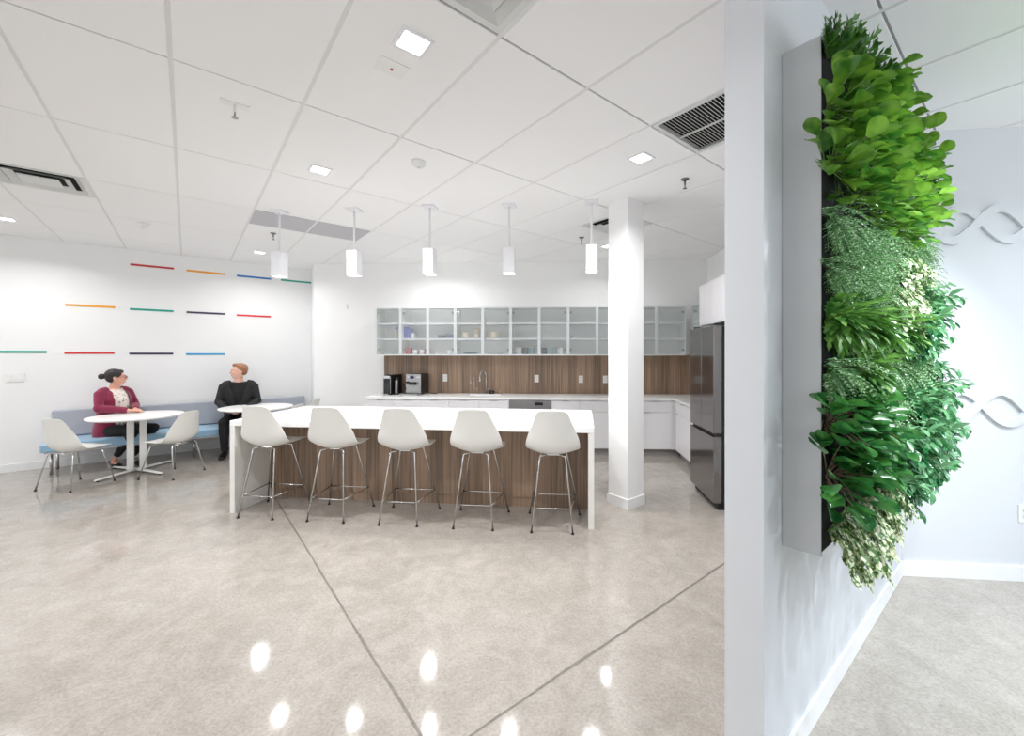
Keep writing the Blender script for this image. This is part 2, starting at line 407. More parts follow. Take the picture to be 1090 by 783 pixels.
def add_shell(z0, root):
    o = shell_mb(z0).build('seat_shell', M['shell'], root)
    s = o.modifiers.new('solid', 'SOLIDIFY'); s.thickness = .007; s.offset = 0
    s = o.modifiers.new('sub', 'SUBSURF'); s.levels = 1; s.render_levels = 2
def make_stool():
    t = thing('bar_stool', '', 'stool', group='bar stools along the island')
    z0 = .668; add_shell(z0, t)
    mnt = MB(); mnt.box(-.05, .05, -.07, .09, z0 - .040, z0 - .030)
    for x in (-.05, .05):
        for y in (-.06, .08): mnt.cyl(x, y, z0 - .042, z0 - .02, .011, 10)
    mnt.build('seat_mount', M['chrome'], t)
    legs = {}
    for sx in (-1, 1):
        for (ty, fy, fx) in ((-.11, -.215, .175), (.11, .215, .237)):
            top = Vector((sx * .06, ty * .75, z0 - .036)); kn = Vector((sx * .112, ty, z0 - .042)); ft = Vector((sx * fx, fy, .012))
            legs[(sx, fy > 0)] = (kn, ft)
            l = MB().tube([top, top.lerp(kn, .7), kn, kn + (ft - kn) * .06, ft], .0075, 10).build('leg', M['chrome'], t)
            MB().lathe([(.013, 0), (.013, .006), (.009, .014)], 12, ft.x, ft.y, 0).build('foot_glide', M['rubber'], l)
    def at(key, z): k, f = legs[key]; return k.lerp(f, (k.z - z) / (k.z - f.z))
    for a, b in (((-1, False), (1, False)), ((-1, True), (1, True)), ((-1, False), (-1, True)), ((1, False), (1, True))):
        MB().tube([at(a, .2), at(b, .2)], .0055, 8).build('foot_rail', M['chrome'], t)
    return t
stool = make_stool()
sl = ['white bar stool nearest the left end of the island', 'second white bar stool from the left end of the island', 'middle one of the five white bar stools',
      'second white bar stool from the right end of the island', 'white bar stool nearest the right end of the island and the column']
for i in range(5):
    f = i / 4; p = Vector((-2.579, 4.06, 0)).lerp(Vector((.139, 3.75, 0)), f)
    rz = R(-6.2 + (-1.5, 0, 1, 0, 1)[i])
    if i == 0: stool.location = p; stool.rotation_euler = (0, 0, rz); stool['label'] = sl[0]
    else: dup(stool, sl[i], p, rz)

def make_chair():
    t = thing('side_chair', '', 'chair', group='white side chairs at the round tables')
    z0 = .432; add_shell(z0, t)
    for sy in (-1, 1):
        fx, fy = (.22, -.21) if sy < 0 else (.235, .22); hy = sy * .13
        fr_ = MB(); 
        fr_.tube([(-.15, hy, z0 - .032), (.15, hy, z0 - .032)], .008, 10)
        fr_.build('seat_rail', M['chrome'], t)
        for sx in (-1, 1):
            top = Vector((sx * .13, hy, z0 - .032)); kn = Vector((sx * .165, hy + sy * .01, z0 - .045)); ft = Vector((sx * fx, fy, .012))
            l = MB().tube([top, top.lerp(kn, .6) + Vector((0, 0, .003)), kn, kn + (ft - kn) * .1, ft], .008, 10).build('leg', M['chrome'], t)
            MB().lathe([(.014, 0), (.014, .006), (.009, .014)], 12, ft.x, ft.y, 0).build('foot_glide', M['rubber'], l)
    MB().box(-.012, .012, -.13, .13, z0 - .036, z0 - .028).build('seat_mount', M['chrome'], t)
    return t
ch = make_chair()
# heading: local +y is the way the sitter faces
def head(dx, dy): return math.atan2(dy, dx) - math.pi / 2
ch.location = (-5.337, 4.816, 0); ch.rotation_euler = (0, 0, head(.10, 1)); ch['label'] = 'white side chair nearest the camera, before the burgundy cardigan woman\'s table'
dup(ch, 'white side chair between the two round tables, facing the woman', (-4.59, 5.26, 0), head(-1, .06))
dup(ch, 'white side chair behind the leftmost bar stool, partly hidden by the island', (-3.62, 5.95, 0), head(-1, .10))
dup(ch, 'white side chair in the room corner past the bench end', (-3.76, 6.67, 0), head(-1, -.08))

# ------------------------------------------------------------------ round tables
def round_table(loc, rz, label):
    t = thing('round_table', label, 'table', loc, rz, 'round white cafe tables')
    r = .47
    MB().lathe([(r - .022, .704), (r - .004, .714), (r, .722), (r - .001, .729), (r - .004, .730)], 64).build('tabletop', M['table'], t)
    for x in (-.060, .060):
        MB().box(x - .034, x + .034, -.03, .03, .035, .704, Matrix.Rotation(R(50), 4, 'Z')).build('column', M['tleg'], t, bevel=.006)
    for k in range(4):
        a = R(90 * k + 6 * (1 if k % 2 else -1)); q = Matrix.Rotation(a, 4, 'Z')
        m = MB(); m.tube([q @ Vector((0.02, 0, .032)), q @ Vector((.25, 0, .030)), q @ Vector((.46, 0, .022)), q @ Vector((.475, 0, .018))],
                         [(.028, .016), (.026, .013), (.022, .010), (.015, .006)], 12, side=q @ Vector((0, 1, 0)))
        ft = m.build('base_arm', M['tleg'], t)
        MB().lathe([(.014, 0), (.014, .014)], 10, *(q @ Vector((.44, 0, 0))).xy, 0).build('foot_glide', M['rubber'], ft)
    MB().box(-.12, .12, -.12, .12, .698, .704).build('top_plate', M['tleg'], t)
round_table((-5.19, 5.40, 0), R(-12), 'round white pedestal table with the woman in burgundy behind it')
tp2 = ab(.80, 7.5)
round_table((tp2.x, tp2.y, 0), R(-12), 'round white pedestal table before the man in black, half behind the island')

# ------------------------------------------------------------------ bench
bn = thing('banquette_bench', 'long upholstered bench with grey back and light blue seat along the wall', 'bench', ab(0, 0), TH)
a0, a1 = -1.37, 1.60
def rounded(mb_, name, m, par, bev=.02): return mb_.build(name, m, par, bevel=bev, seg=3)
for i in range(1):
    x0 = a0; x1 = a1
    rounded(MB().box(x0 + .001, x1 - .001, 7.74, 8.36, .315, .42), 'seat_cushion', M['bench_b'], bn)
    bk = MB(); y0 = 8.27
    bk.add([(x0 + .001, 8.27, .43), (x1 - .001, 8.27, .43), (x1 - .001, 8.39, .42), (x0 + .001, 8.39, .42), (x0 + .001, 8.32, .775), (x1 - .001, 8.32, .775), (x1 - .001, 8.42, .775), (x0 + .001, 8.42, .775)],
           [(3, 2, 1, 0), (4, 5, 6, 7), (0, 1, 5, 4), (1, 2, 6, 5), (2, 3, 7, 6), (3, 0, 4, 7)])
    rounded(bk, 'backrest', M['bench_g'], bn)
MB().box(a0 + .03, a1 - .03, 7.80, 8.36, .29, .316).build('seat_frame', M['steel_l'], bn)
for x in (a0 + .06, a0 + 1.45, a1 - .06):
    for y in (7.98, 8.32):
        MB().tube([(x, y, 0.0), (x, y, .295)], .016, 12).build('leg', M['chrome'], bn)

# ------------------------------------------------------------------ wall stripes, switch
def onb(u, v, b):
    r = Vector(((u - CX) / F, 1, 0)); t = b / r.dot(BX); p = r * t; return p.dot(AX), EYE - (v - V0) / F * t
strs = [('dred', 138.7, 280, 'dark red stripe, top row, first from the left'), ('orange', 198.5, 286.5, 'orange stripe in the top row of wall stripes'), ('blue', 252, 292, 'blue stripe in the top row of wall stripes'),
        ('teal', 299, 296.5, 'teal stripe in the top row next to the room corner'), ('orange', 69.3, 323, 'yellow-orange stripe starting the middle row'), ('teal', 138.2, 327.5, 'teal stripe in the middle row of wall stripes'),
        ('navy', 198.5, 330.8, 'dark navy stripe in the middle row of wall stripes'), ('red', 251.8, 334, 'red stripe ending the middle row of wall stripes'), ('teal', -12, 373, 'teal stripe at the left frame edge, bottom row'),
        ('red', 68.5, 374.2, 'red stripe in the bottom row, left of the woman'), ('navy', 137.8, 375, 'dark purple stripe in the bottom row above the woman'), ('lblue', 198, 375.5, 'light blue stripe ending the bottom row left of the man')]
for (c, u, v, lb) in strs:
    a_, z_ = onb(u, v + 1.2, WB)
    rowz = {0: 2.85, 1: 2.205, 2: 1.545}
    m = MB(); m.box(0, .482, -.006, -.0005, -.014, .014)
    o = m.build('wall_stripe', M['stripe_' + c], loc=ab(a_, WB, z_), rz=TH)
    # the photograph's rows drop very slightly towards the corner
    tag(o, 'thin ' + lb, 'wall stripe', 'coloured stripes on the left wall')
a_, z_ = onb(6, 406.5, WB)
sw = thing('light_switch', 'wide white switch plate low on the left wall', 'switch', ab(a_, WB, z_), TH)
MB().box(0, .16, -.008, -.0005, 0, .115).build('cover_plate', M['plate'], sw, bevel=.002)
for k in range(3): MB().box(.018 + k * .045, .050 + k * .045, -.012, -.008, .025, .09).build('rocker', M['plate'], sw, bevel=.001)

# ------------------------------------------------------------------ pendants, downlights, ceiling items
def pendant(x, y, label):
    t = thing('pendant_light', label, 'lamp', (x, y, 0), IR, 'square tube pendants over the island')
    MB().box(-.065, .065, -.065, .065, 3.03, 3.05).build('ceiling_canopy', M['lampwhite'], t, bevel=.002)
    MB().tube([(0, 0, 2.6), (0, 0, 3.035)], .010, 10).build('rod', M['lampwhite'], t)
    s = MB(); h = .056; z0, z1 = 2.345, 2.605; w_ = .004
    s.box(-h, h, -h, -h + w_, z0, z1); s.box(-h, h, h - w_, h, z0, z1); s.box(-h, -h + w_, -h + w_, h - w_, z0, z1); s.box(h - w_, h, -h + w_, h - w_, z0, z1)
    s.box(-h + w_, h - w_, -h + w_, h - w_, z1 - .01, z1 - .002)
    s.build('shade', M['lampwhite'], t)
    MB().box(-h + w_, h - w_, -h + w_, h - w_, z0 + .001, z0 + .006).build('lens', M['emit_p'], t)
    o = area_light('pendant_bulb', (0, 0, 2.340), .09, PENDANT_W, (1, .995, .99), spread=125); o.parent = t
pl = ['leftmost pendant, hanging over the island\'s left end', 'second pendant from the left above the island', 'middle pendant of the five above the island', 'fourth pendant from the left above the island', 'rightmost pendant, hanging beside the column']
for (x, y), l in zip(((-2.763, 4.46), (-1.938, 4.404), (-1.12, 4.32), (-.294, 4.28), (.538, 4.181)), pl): pendant(x, y, 'white square ' + l)

def downlight(a_, b_, label, cool=False, pw=None, shown=True):
    t = thing('ceiling_downlight', label, 'downlight', ab(a_, b_), TH, 'square recessed downlights')
    m = MB(); h, q = .078, .062
    m.box(-h, h, -h, -q, 3.042, 3.05); m.box(-h, h, q, h, 3.042, 3.05); m.box(-h, -q, -q, q, 3.042, 3.05); m.box(q, h, -q, q, 3.042, 3.05)
    m.build('trim_ring', M['lampwhite'], t)
    MB().box(-q, q, -q, q, 3.046, 3.049).build('lens', M['emit'], t)
    o = area_light('downlight_bulb', (0, 0, 3.040), .12, pw or CEILING_LAMP_W, (.80, .91, 1) if cool else (.99, .992, 1), spread=150); o.parent = t
dls = [(.847, 1.96, 'brightest square downlight, nearest the camera at the top of the ceiling'), (.844, 3.81, 'square downlight left of centre, before the second pendant'), (.837, 7.5, 'far left square downlight over the man\'s table'),
       (2.70, 5.70, 'far square downlight seen just above the middle pendant'), (4.566, 3.89, 'square downlight at the left edge of the column top'), (2.707, 1.97, 'square downlight left of the black return grille'), (-1.57, 7.48, 'square downlight over the left wall at the frame edge')]
for a_, b_, l in dls: downlight(a_, b_, l, pw={(-1.57, 7.48): 17, (.837, 7.5): 15, (4.566, 3.89): 7, (2.70, 5.70): 14}.get((a_, b_)))
k = 0
for (a_, b_, l_) in ((-1.0, 1.96, 'left of the camera, closest to it'), (-2.85, 1.96, 'left of the camera, two metres further left'), (-1.2, 4.2, 'just beyond the left frame edge'), (-2.9, 4.4, 'far left, in line with the table with the woman'),
    (-4.7, 1.96, 'behind and far left of the camera'), (-4.7, 4.6, 'far behind left, midway to the striped wall'), (-3.6, 7.3, 'along the striped wall beyond the frame'), (-2.9, -1.9, 'right behind the camera'), (-5.5, -2.6, 'near the rear wall')):
    downlight(a_, b_, 'added fill downlight out of view, ' + l_, pw=5 if b_ < 2 else (16 if b_ > 7 else 18))  # unseen lamps added to light the room

def sprinkler(p, label, plate=False, redbulb=False):
    t = thing('ceiling_sprinkler', label, 'sprinkler', (p[0], p[1], 3.05), TH, 'ceiling sprinklers')
    if plate: MB().box(-.075, .075, -.03 if not redbulb else -.06, .03 if not redbulb else .06, -.006, 0).build('cover_plate', M['plate'], t, bevel=.001)
    else: MB().lathe([(.036, 0), (.036, -.004), (.02, -.014), (.012, -.014)][::-1], 20).build('escutcheon', M['brass'], t)
    MB().tube([(0, 0, -.004), (0, 0, -.008 if redbulb else -.05)], .008, 8).build('stem', M['brass'] if not plate else M['plate'], t)
    b = .022 if redbulb else -.05
    MB().lathe([(.004, b - .035), (.018 if not redbulb else .008, b - .034), (.018 if not redbulb else .008, b - .031), (.004, b - .028), (.005, min(b, -.001))], 14).build('deflector', M['red'] if redbulb else (M['brass'] if not plate else M['steel_l']), t)
def cz(u, v): Y = 1.525 * F / (V0 - v); return ((u - CX) / F * Y, Y)
sprinkler(cz(250, 111), 'white ceiling sprinkler on an oblong plate, upper left of ceiling', plate=True)
sprinkler(cz(417, 72), 'flush ceiling sprinkler with red bulb below the brightest downlight', plate=True, redbulb=True)
sprinkler(cz(291, 248), 'dark sprinkler below the grey panel near the leftmost pendant')
sprinkler(cz(729, 190.5), 'dark sprinkler right of the column top, under the return grille')
sprinkler(cz(619, 252.5), 'dark sprinkler left of the rightmost pendant')
def detector(p, label):
    t = thing('smoke_detector', label, 'smoke detector', (p[0], p[1], 3.05), 0, 'smoke detectors')
    MB().lathe([(.032, -.045), (.036, -.035), (.05, -.03), (.055, -.012), (.055, 0)], 24).build('housing', M['plate'], t)
    MB().lathe([(.012, -.052), (.014, -.045)], 16).build('sensor_cap', M['alu'], t)
detector(cz(445.5, 172), 'round smoke detector in the middle of the ceiling'); detector(cz(152.5, 238), 'small round detector above the dark red wall stripe')

def diffuser(a_, b_, label, black=True):
    t = thing('supply_diffuser', label, 'vent', ab(a_ + .305, b_ + .305, 3.05), TH, 'ceiling supply diffusers')
    def ring(m, h0, h1, z0, z1):      # square funnel from half-size h0 (z0) to h1 (z1)
        A = [(-h0, -h0, z0), (h0, -h0, z0), (h0, h0, z0), (-h0, h0, z0)]; B = [(-h1, -h1, z1), (h1, -h1, z1), (h1, h1, z1), (-h1, h1, z1)]
        m.add(A + B, [(i, (i + 1) % 4, 4 + (i + 1) % 4, 4 + i) for i in range(4)])
    m = MB(); h = .295; m.box(-h, h, -h, -h + .035, 0, .012); m.box(-h, h, h - .035, h, 0, .012); m.box(-h, -h + .035, -h + .035, h - .035, 0, .012); m.box(h - .035, h, -h + .035, h - .035, 0, .012)
    m.build('outer_frame', M['slat'], t)
    for (h0, h1) in ((.262, .225), (.195, .15)):
        m = MB(); ring(m, h0, h1, -.006 if h0 < .26 else 0, .020 if h0 < .26 else .022); ring(m, h0 - .006, h1 - .006, -.006 if h0 < .26 else 0, .020 if h0 < .26 else .022)
        m.build('louvre', M['slat'], t)
    MB().box(-.12, .12, -.12, .12, -.012, -.004).build('centre_plate', M['slat'], t)
    MB().box(-.27, .27, -.27, .27, .0215, .0235).build('duct_opening', M['dark'] if black else M['grey'], t)
diffuser(.544, 1.046, 'square supply diffuser cut by the top edge of the photo', black=False)
diffuser(-1.286, 5.316, 'square supply diffuser with dark slots at the left edge of the ceiling')
diffuser(3.594, 2.876, 'square supply diffuser half hidden behind the column top')
t = thing('return_grille', 'black slotted square return grille in the ceiling beside the partition', 'vent', ab(2.374 + .305, 1.046 + .305, 3.05), TH)
m = MB(); h = .295; q = .270
m.box(-h, h, -h, -q, -.003, .012); m.box(-h, h, q, h, -.003, .012); m.box(-h, -q, -q, q, -.003, .012); m.box(q, h, -q, q, -.003, .012)
m.build('grille_frame', M['slat'], t)
for k in range(23):
    y = -q + (k + 1) * 2 * q / 24; mt = Matrix.Translation((0, y, .006)) @ Matrix.Rotation(R(35), 4, 'X')
    MB().box(-q, q, -.005, .005, -.0008, .0008, mt).build('slat', M['slat'], t)
MB().box(-.004, .004, -q, q, -.001, .010).build('crossbar', M['slat'], t)
MB().box(-q, q, -q, q, .0215, .0235).build('duct_opening', M['dark'], t)
for i, a_ in enumerate((.544, 1.154)):
    m = MB(); m.box(.012, .598, .008, .602, 0, .02)
    o = m.build('grey_ceiling_tile', M['grey'], loc=ab(a_, 5.316, 3.05), rz=TH)
    tag(o, ['grey perforated ceiling panel by the leftmost pendant rod', 'grey perforated ceiling panel by the second pendant rod'][i], 'ceiling panel', 'grey ceiling panels')

# ------------------------------------------------------------------ kitchen: base cabinets, counter
CT = .865; FD = 6.28; SF = 1.705                                    # counter height, cabinet face
def su(u, d):                                           # s coordinate of image column u on the plane d
    r = Vector(((u - CX) / F, 1, 0)); t = d / r.dot(KY); return (r * t).dot(KX)
bl = [(391, 419), (419, 447.3), (447.3, 477.5), (477.5, 509.6), (509.6, 541.6), (587, 617.1), (617.1, 648), (648, 681.5), (681.5, 715.2)]
bnames = ['at the left end of the counter under the coffee machine', 'under the espresso machine, second from the counter\'s left end', 'under the first wall outlet, third from the left end', 'left of the pair below the sink',
          'beside the dishwasher on its left', 'beside the dishwasher on its right', 'left of the column, before the column\'s edge', 'hidden mostly behind the column', 'right of the column at the inner corner']
def cab_front(t, x0, x1, y):
    dr = MB().box(x0 + .002, x1 - .002, y, y + .02, .655, .815).build('drawer', M['lam'], t, bevel=.001)
    MB().box((x0 + x1) / 2 - .06, (x0 + x1) / 2 + .06, y - .012, y + .002, .811, .814).build('edge_pull', M['steel_l'], dr)
    d = MB().box(x0 + .002, x1 - .002, y, y + .02, .105, .649).build('door', M['lam'], t, bevel=.001)
    MB().box(x0 + .04, x0 + .14, y - .012, y + .002, .645, .648).build('edge_pull', M['steel_l'], d)
for (u0, u1), nm in zip(bl, bnames):
    s0, s1 = su(u0, FD), su(u1, FD)
    t = thing('base_cabinet', 'white base cabinet ' + nm, 'cabinet', kp(s0, 0), KR, 'base cabinets on the back wall')
    w_ = s1 - s0
    MB().box(.001, w_ - .001, FD + .02, KD - .01, .1, CT - .04).build('body', M['lam'], t)
    MB().box(.001, w_ - .001 + (.12 if u1 > 715 else 0), FD + .07, KD - .02, 0, .1).build('toe_kick', M['kick'], t)
    if u1 > 715: MB().box(w_ + .001, SF - s0 + .015, FD + .001, FD + .03, .1, CT - .04).build('filler', M['lam'], t)
    cab_front(t, 0, w_, FD)
s0, s1 = su(541.6, FD), su(587, FD); w_ = s1 - s0
t = thing('dishwasher', 'built-in dishwasher with stainless control strip under the counter', 'dishwasher', kp(s0, 0), KR)
MB().box(.004, w_ - .004, FD + .02, KD - .02, .02, CT - .045).build('body', M['black'], t)
MB().box(.006, w_ - .006, FD - .005, FD + .02, .70, .815).build('control_panel', M['steel_l'], t, bevel=.002)
MB().box(.006, w_ - .006, FD - .005, FD + .02, .105, .695).build('door', M['steel_l'], t, bevel=.002)
MB().box(w_ * .62, w_ * .80, FD - .008, FD - .004, .745, .79).build('display', M['black'], t)
MB().box(.01, w_ - .01, FD + .07, FD + .2, 0.0, .02).build('toe_kick', M['kick'], t)
# right run
SF = 1.705                                              # face of the right run
ys = [6.24, 5.55, 4.87]
for i in range(2):
    d1, d0 = ys[i], ys[i + 1]; L = d1 - d0
    t = thing('base_cabinet', ['white base cabinet of the right run, nearer the inner corner', 'white base cabinet of the right run, beside the fridge'][i], 'cabinet', kp(SF, d1), KR - R(90), 'base cabinets on the right run')
    MB().box(.001, L - .001, .02, .66, .1, CT - .04).build('body', M['lam'], t)
    MB().box(.001, L - .001, .07, .64, 0, .1).build('toe_kick', M['kick'], t)
    cab_front(t, 0, L, 0)
# counter (one L-shaped top with a sink cut-out)
ct = thing('kitchen_countertop', 'L-shaped white countertop along the back and right kitchen walls', 'countertop', (0, 0, 0), KR)
sL = su(389, FD - .02); k0, k1 = su(497, 6.55), su(533, 6.55); m = MB(); y0, y1 = FD - .02, KD - .003
m.box(sL, k0, y0, y1, CT - .035, CT); m.box(k1, SF - .02, y0, y1, CT - .035, CT)
m.box(k0, k1, y0, 6.42, CT - .035, CT); m.box(k0, k1, 6.76, y1, CT - .035, CT)
m.box(SF - .02, SR - .003, 4.87, y1, CT - .035, CT); m.build('slab', M['quartz'], ct)
sk = MB(); sk.box(k0 - .01, k1 + .01, 6.41, 6.77, CT - .2, CT - .19)
for q_ in ((k0 - .01, k0, 6.41, 6.77), (k1, k1 + .01, 6.41, 6.77), (k0, k1, 6.41, 6.42), (k0, k1, 6.76, 6.77)): sk.box(q_[0], q_[1], q_[2], q_[3], CT - .19, CT - .036)
sko = sk.build('sink_basin', M['steel_l'], loc=(0, 0, 0), rz=KR); tag(sko, 'undermount stainless sink basin let into the back countertop', 'sink')
# splashback
sp0 = su(409.2, KD)
o = MB().box(sp0, SR - .003, KD - .012, KD - .0005, CT + .001, 1.505).build('splashback', M['wood'], rz=KR)
tag(o, 'walnut wood splashback panel between counter and glass cabinets', 'splashback')
o = MB().box(0, 1.95, -.012, -.0005, CT + .001, 1.505).build('splashback', M['wood'], loc=kp(SR, KD - .02), rz=KR - R(90))
tag(o, 'walnut wood splashback panel on the right kitchen wall above the counter', 'splashback')

# upper cabinets
UD = 6.545; UZ0, UZ1 = 1.495, 2.262
ul = [(400, 426.5, 'L'), (426.5, 484.7, 'LR'), (484.7, 543.6, 'LR'), (543.6, 604.7, 'LR'), (604.7, 666.5, 'LR'), (666.5, 730.5, 'LR')]
unames = ['narrow frosted-glass wall cabinet at the left end of the row', 'frosted-glass double wall cabinet holding the red and blue packages', 'frosted-glass double wall cabinet holding plates and cream bowls',
          'frosted-glass double wall cabinet with dark pots on its bottom shelf', 'frosted-glass double wall cabinet running behind the column edge', 'frosted-glass double wall cabinet right of the column']
def glass_door(t, x0, x1, hinge):
    w1 = .02; y = 0
    m = MB(); m.box(x0 + .002, x1 - .002, -.02, 0, UZ0, UZ0 + w1); m.box(x0 + .002, x1 - .002, -.02, 0, UZ1 - w1, UZ1)
    m.box(x0 + .002, x0 + .002 + w1, -.02, 0, UZ0 + w1, UZ1 - w1); m.box(x1 - .002 - w1, x1 - .002, -.02, 0, UZ0 + w1, UZ1 - w1)
    d = m.build('door', M['alu'], t)
    MB().box(x0 + .02, x1 - .02, -.013, -.008, UZ0 + w1 - .002, UZ1 - w1 + .002).build('glass_pane', M['glass'], d)
    hx = x0 + .045 if hinge == 'L' else x1 - .045
    for z in (UZ0 + .09, UZ1 - .09): MB().box(hx - .014, hx + .014, .004, .05, z - .02, z + .02).build('hinge', M['steel_l'], d, bevel=.004)
def upper(loc, rz, w_, kinds, label, depth=.34):
    t = thing('wall_cabinet', label, 'cabinet', loc, rz, 'glass-fronted wall cabinets'); e = .018
    m = MB(); m.box(0.001, e, 0, depth, UZ0, UZ1); m.box(w_ - e, w_ - .001, 0, depth, UZ0, UZ1); m.box(e, w_ - e, 0, depth, UZ0, UZ0 + e); m.box(e, w_ - e, 0, depth, UZ1 - e, UZ1)
    m.box(e, w_ - e, depth - .008, depth, UZ0 + e, UZ1 - e); m.build('body', M['lam_in'], t)
    for z in (UZ0 + .262, UZ0 + .51): MB().box(e, w_ - e, .004, depth - .01, z - .015, z + .015).build('shelf', M['lam'], t)
    n = len(kinds)
    for i, h_ in enumerate(kinds): glass_door(t, w_ * i / n, w_ * (i + 1) / n, h_)
for (u0, u1, kd), nm in zip(ul, unames):
    s0, s1 = su(u0, UD), su(u1, UD); upper(kp(s0, UD), KR, s1 - s0, kd, nm)
upper(kp(2.04, 6.53), KR - R(90), .84, 'LR', 'frosted-glass wall cabinet on the right wall beside the fridge cabinet', .335)
upper(kp(2.04, 5.69), KR - R(90), .78, 'LR', 'frosted-glass wall cabinet on the right wall, mostly hidden by the fridge top', .335)
t = thing('over_fridge_cabinet', 'plain white cabinet box above the fridge', 'cabinet', kp(1.60, 4.88), KR - R(90))
MB().box(0, .80, .02, .77, 1.84, 2.30).build('body', M['lam'], t)
for x in (0, .4): MB().box(x + .001, x + .399, 0, .02, 1.842, 2.298).build('door', M['lam'], t, bevel=.001)

# things inside the wall cabinets
M['cream'] = mat('cream_ceramic', (222, 205, 180), 0.4); M['pink'] = mat('pink_red_box', (205, 60, 90), 0.5); M['bluep'] = mat('blue_print', (70, 90, 190), 0.5)
M['navyc'] = mat('navy_ceramic', (45, 55, 95), 0.35); M['white_c'] = mat('white_ceramic', (240, 240, 238), 0.3); M['tealc'] = mat('teal_glassware', (120, 160, 165), 0.3); M['pot'] = mat('dark_pot', (50, 58, 66), 0.4)
S0, S1, S2 = UZ0 + .0185, UZ0 + .2735, UZ0 + .5215
def put(u, d, z): return kp(su(u, d), d, z)
def vessel(name, prof, m, u, z, label, cat, d=6.68, grp='things behind the cabinet glass'):
    o = MB().lathe(prof, 24).build(name, M[m], loc=put(u, d, z)); return tag(o, label, cat, grp)
def carton(name, w_, dp, h_, m, u, z, label, cat='box', d=6.64):
    o = MB().box(-w_ / 2, w_ / 2, 0, dp, 0, h_).build(name, M[m], loc=put(u, d, z), rz=KR, bevel=.003); return tag(o, label, cat, 'things behind the cabinet glass')
t = thing('bottle', 'cream bottle with a blue cap in the narrow left wall cabinet', 'bottle', put(422, 6.68, S1), 0, 'things behind the cabinet glass')
MB().lathe([(.03, 0), (.032, .01), (.032, .13), (.02, .15)], 20).build('body', M['cream'], t); MB().lathe([(.022, .15), (.022, .19), (.018, .195)], 16).build('cap', M['bluep'], t)
vessel('teapot_bowl', [(.025, 0), (.045, .02), (.05, .06), (.045, .062), (.04, .025), (.01, .012)], 'cream', 405.5, S0, 'pale bowl at the bottom of the narrow left wall cabinet', 'bowl')
for i, (u, h_) in enumerate(((431.5, .19), (435.5, .16))):
    carton('patterned_package', .06, .12, h_, 'bluep', u, S1, ['tall blue patterned package on the middle shelf', 'shorter blue patterned package on the middle shelf'][i], 'package')
carton('patterned_package', .04, .1, .09, 'white_c', 439.5, S1, 'small white package beside the blue ones', 'package')
carton('red_box', .08, .1, .105, 'pink', 434.5, S0, 'pink-red box on the bottom shelf of the second wall cabinet')
for i, u in enumerate((443.5, 452)):
    carton('red_box', .07 if i else .05, .08, .085 if i else .06, 'pink', u, S0, ['small pink-red box behind the white cup', 'pink-red box at the right of the bottom shelf'][i], d=6.74)
cup = [(.022, 0), (.034, .01), (.037, .07), (.034, .072), (.03, .015), (.01, .01)]
vessel('cup', cup, 'white_c', 442, S0, 'white cup on the bottom shelf between the red boxes', 'cup', 6.63); vessel('cup', cup, 'white_c', 449, S0, 'white cup on the bottom shelf right of the red boxes', 'cup', 6.63)
carton('blue_tray', .10, .2, .055, 'navyc', 469, S1, 'navy blue tray at the left of the middle shelf'); carton('blue_tray', .12, .2, .075, 'navyc', 478, S1, 'navy blue tray at the right of the middle shelf')
vessel('cup', [(.018, 0), (.028, .008), (.03, .035), (.027, .036), (.024, .01), (.01, .008)], 'white_c', 465, S0, 'small white cup alone on the bottom shelf of the blue cabinet', 'cup', 6.63)
vessel('cup', cup, 'white_c', 479, S0, 'white cup at the right end of the blue cabinet\'s bottom shelf', 'cup', 6.63)
bowl = lambda r, h_: [(r * .5, 0), (r * .9, h_ * .35), (r, h_), (r * .96, h_), (r * .85, h_ * .4), (r * .3, h_ * .15)]
for i in range(3): vessel('bowl', bowl(.065, .06), 'cream', 496, S1 + i * .024, 'cream bowl in the low stack, %s from the bottom' % ORD[i], 'bowl')
for i in range(4): vessel('bowl', bowl(.055, .06), 'cream', 507.5, S1 + i * .035, 'cream bowl in the tall stack, %s from the bottom' % ORD[i], 'bowl')
for i in range(3): vessel('bowl', bowl(.095, .05), 'cream', 526, S1 + i * .026, 'wide cream bowl in the right stack, %s from the bottom' % ORD[i], 'bowl')
plate_p = [(.07, 0), (.12, .012), (.125, .014), (.12, .016), (.07, .005), (.02, .004)]
for i in range(3): vessel('plate', plate_p, 'tealc', 501, S0 + i * .010, 'plate in the left plate stack, %s from the bottom' % ORD[i], 'plate', 6.70)
for i in range(2): vessel('plate', plate_p, 'white_c', 527, S0 + i * .010, 'plate in the right plate stack, %s from the bottom' % ORD[i], 'plate', 6.70)
potp = [(.05, 0), (.052, .005), (.052, .11), (.049, .11), (.049, .01), (.01, .008)]
for i, (u, mm_, l) in enumerate(((552, 'white_c', 'pale canister left of the dark pot'), (559, 'pot', 'dark pot on the bottom shelf of the fourth cabinet'), (566, 'tealc', 'teal-grey canister right of the dark pot'), (579, 'pot', 'dark pot right of the door division'), (589, 'tealc', 'teal canister beside the right dark pot'), (597, 'white_c', 'pale canister at the right of the pots'))):
    vessel('canister', potp, mm_, u, S0, l, 'canister')
vessel('cup', [(.018, 0), (.02, .03), (.017, .03), (.015, .005), (.005, .004)], 'bluep', 608.5, S1, 'tiny blue cup on the middle shelf near the column', 'cup', 6.62)

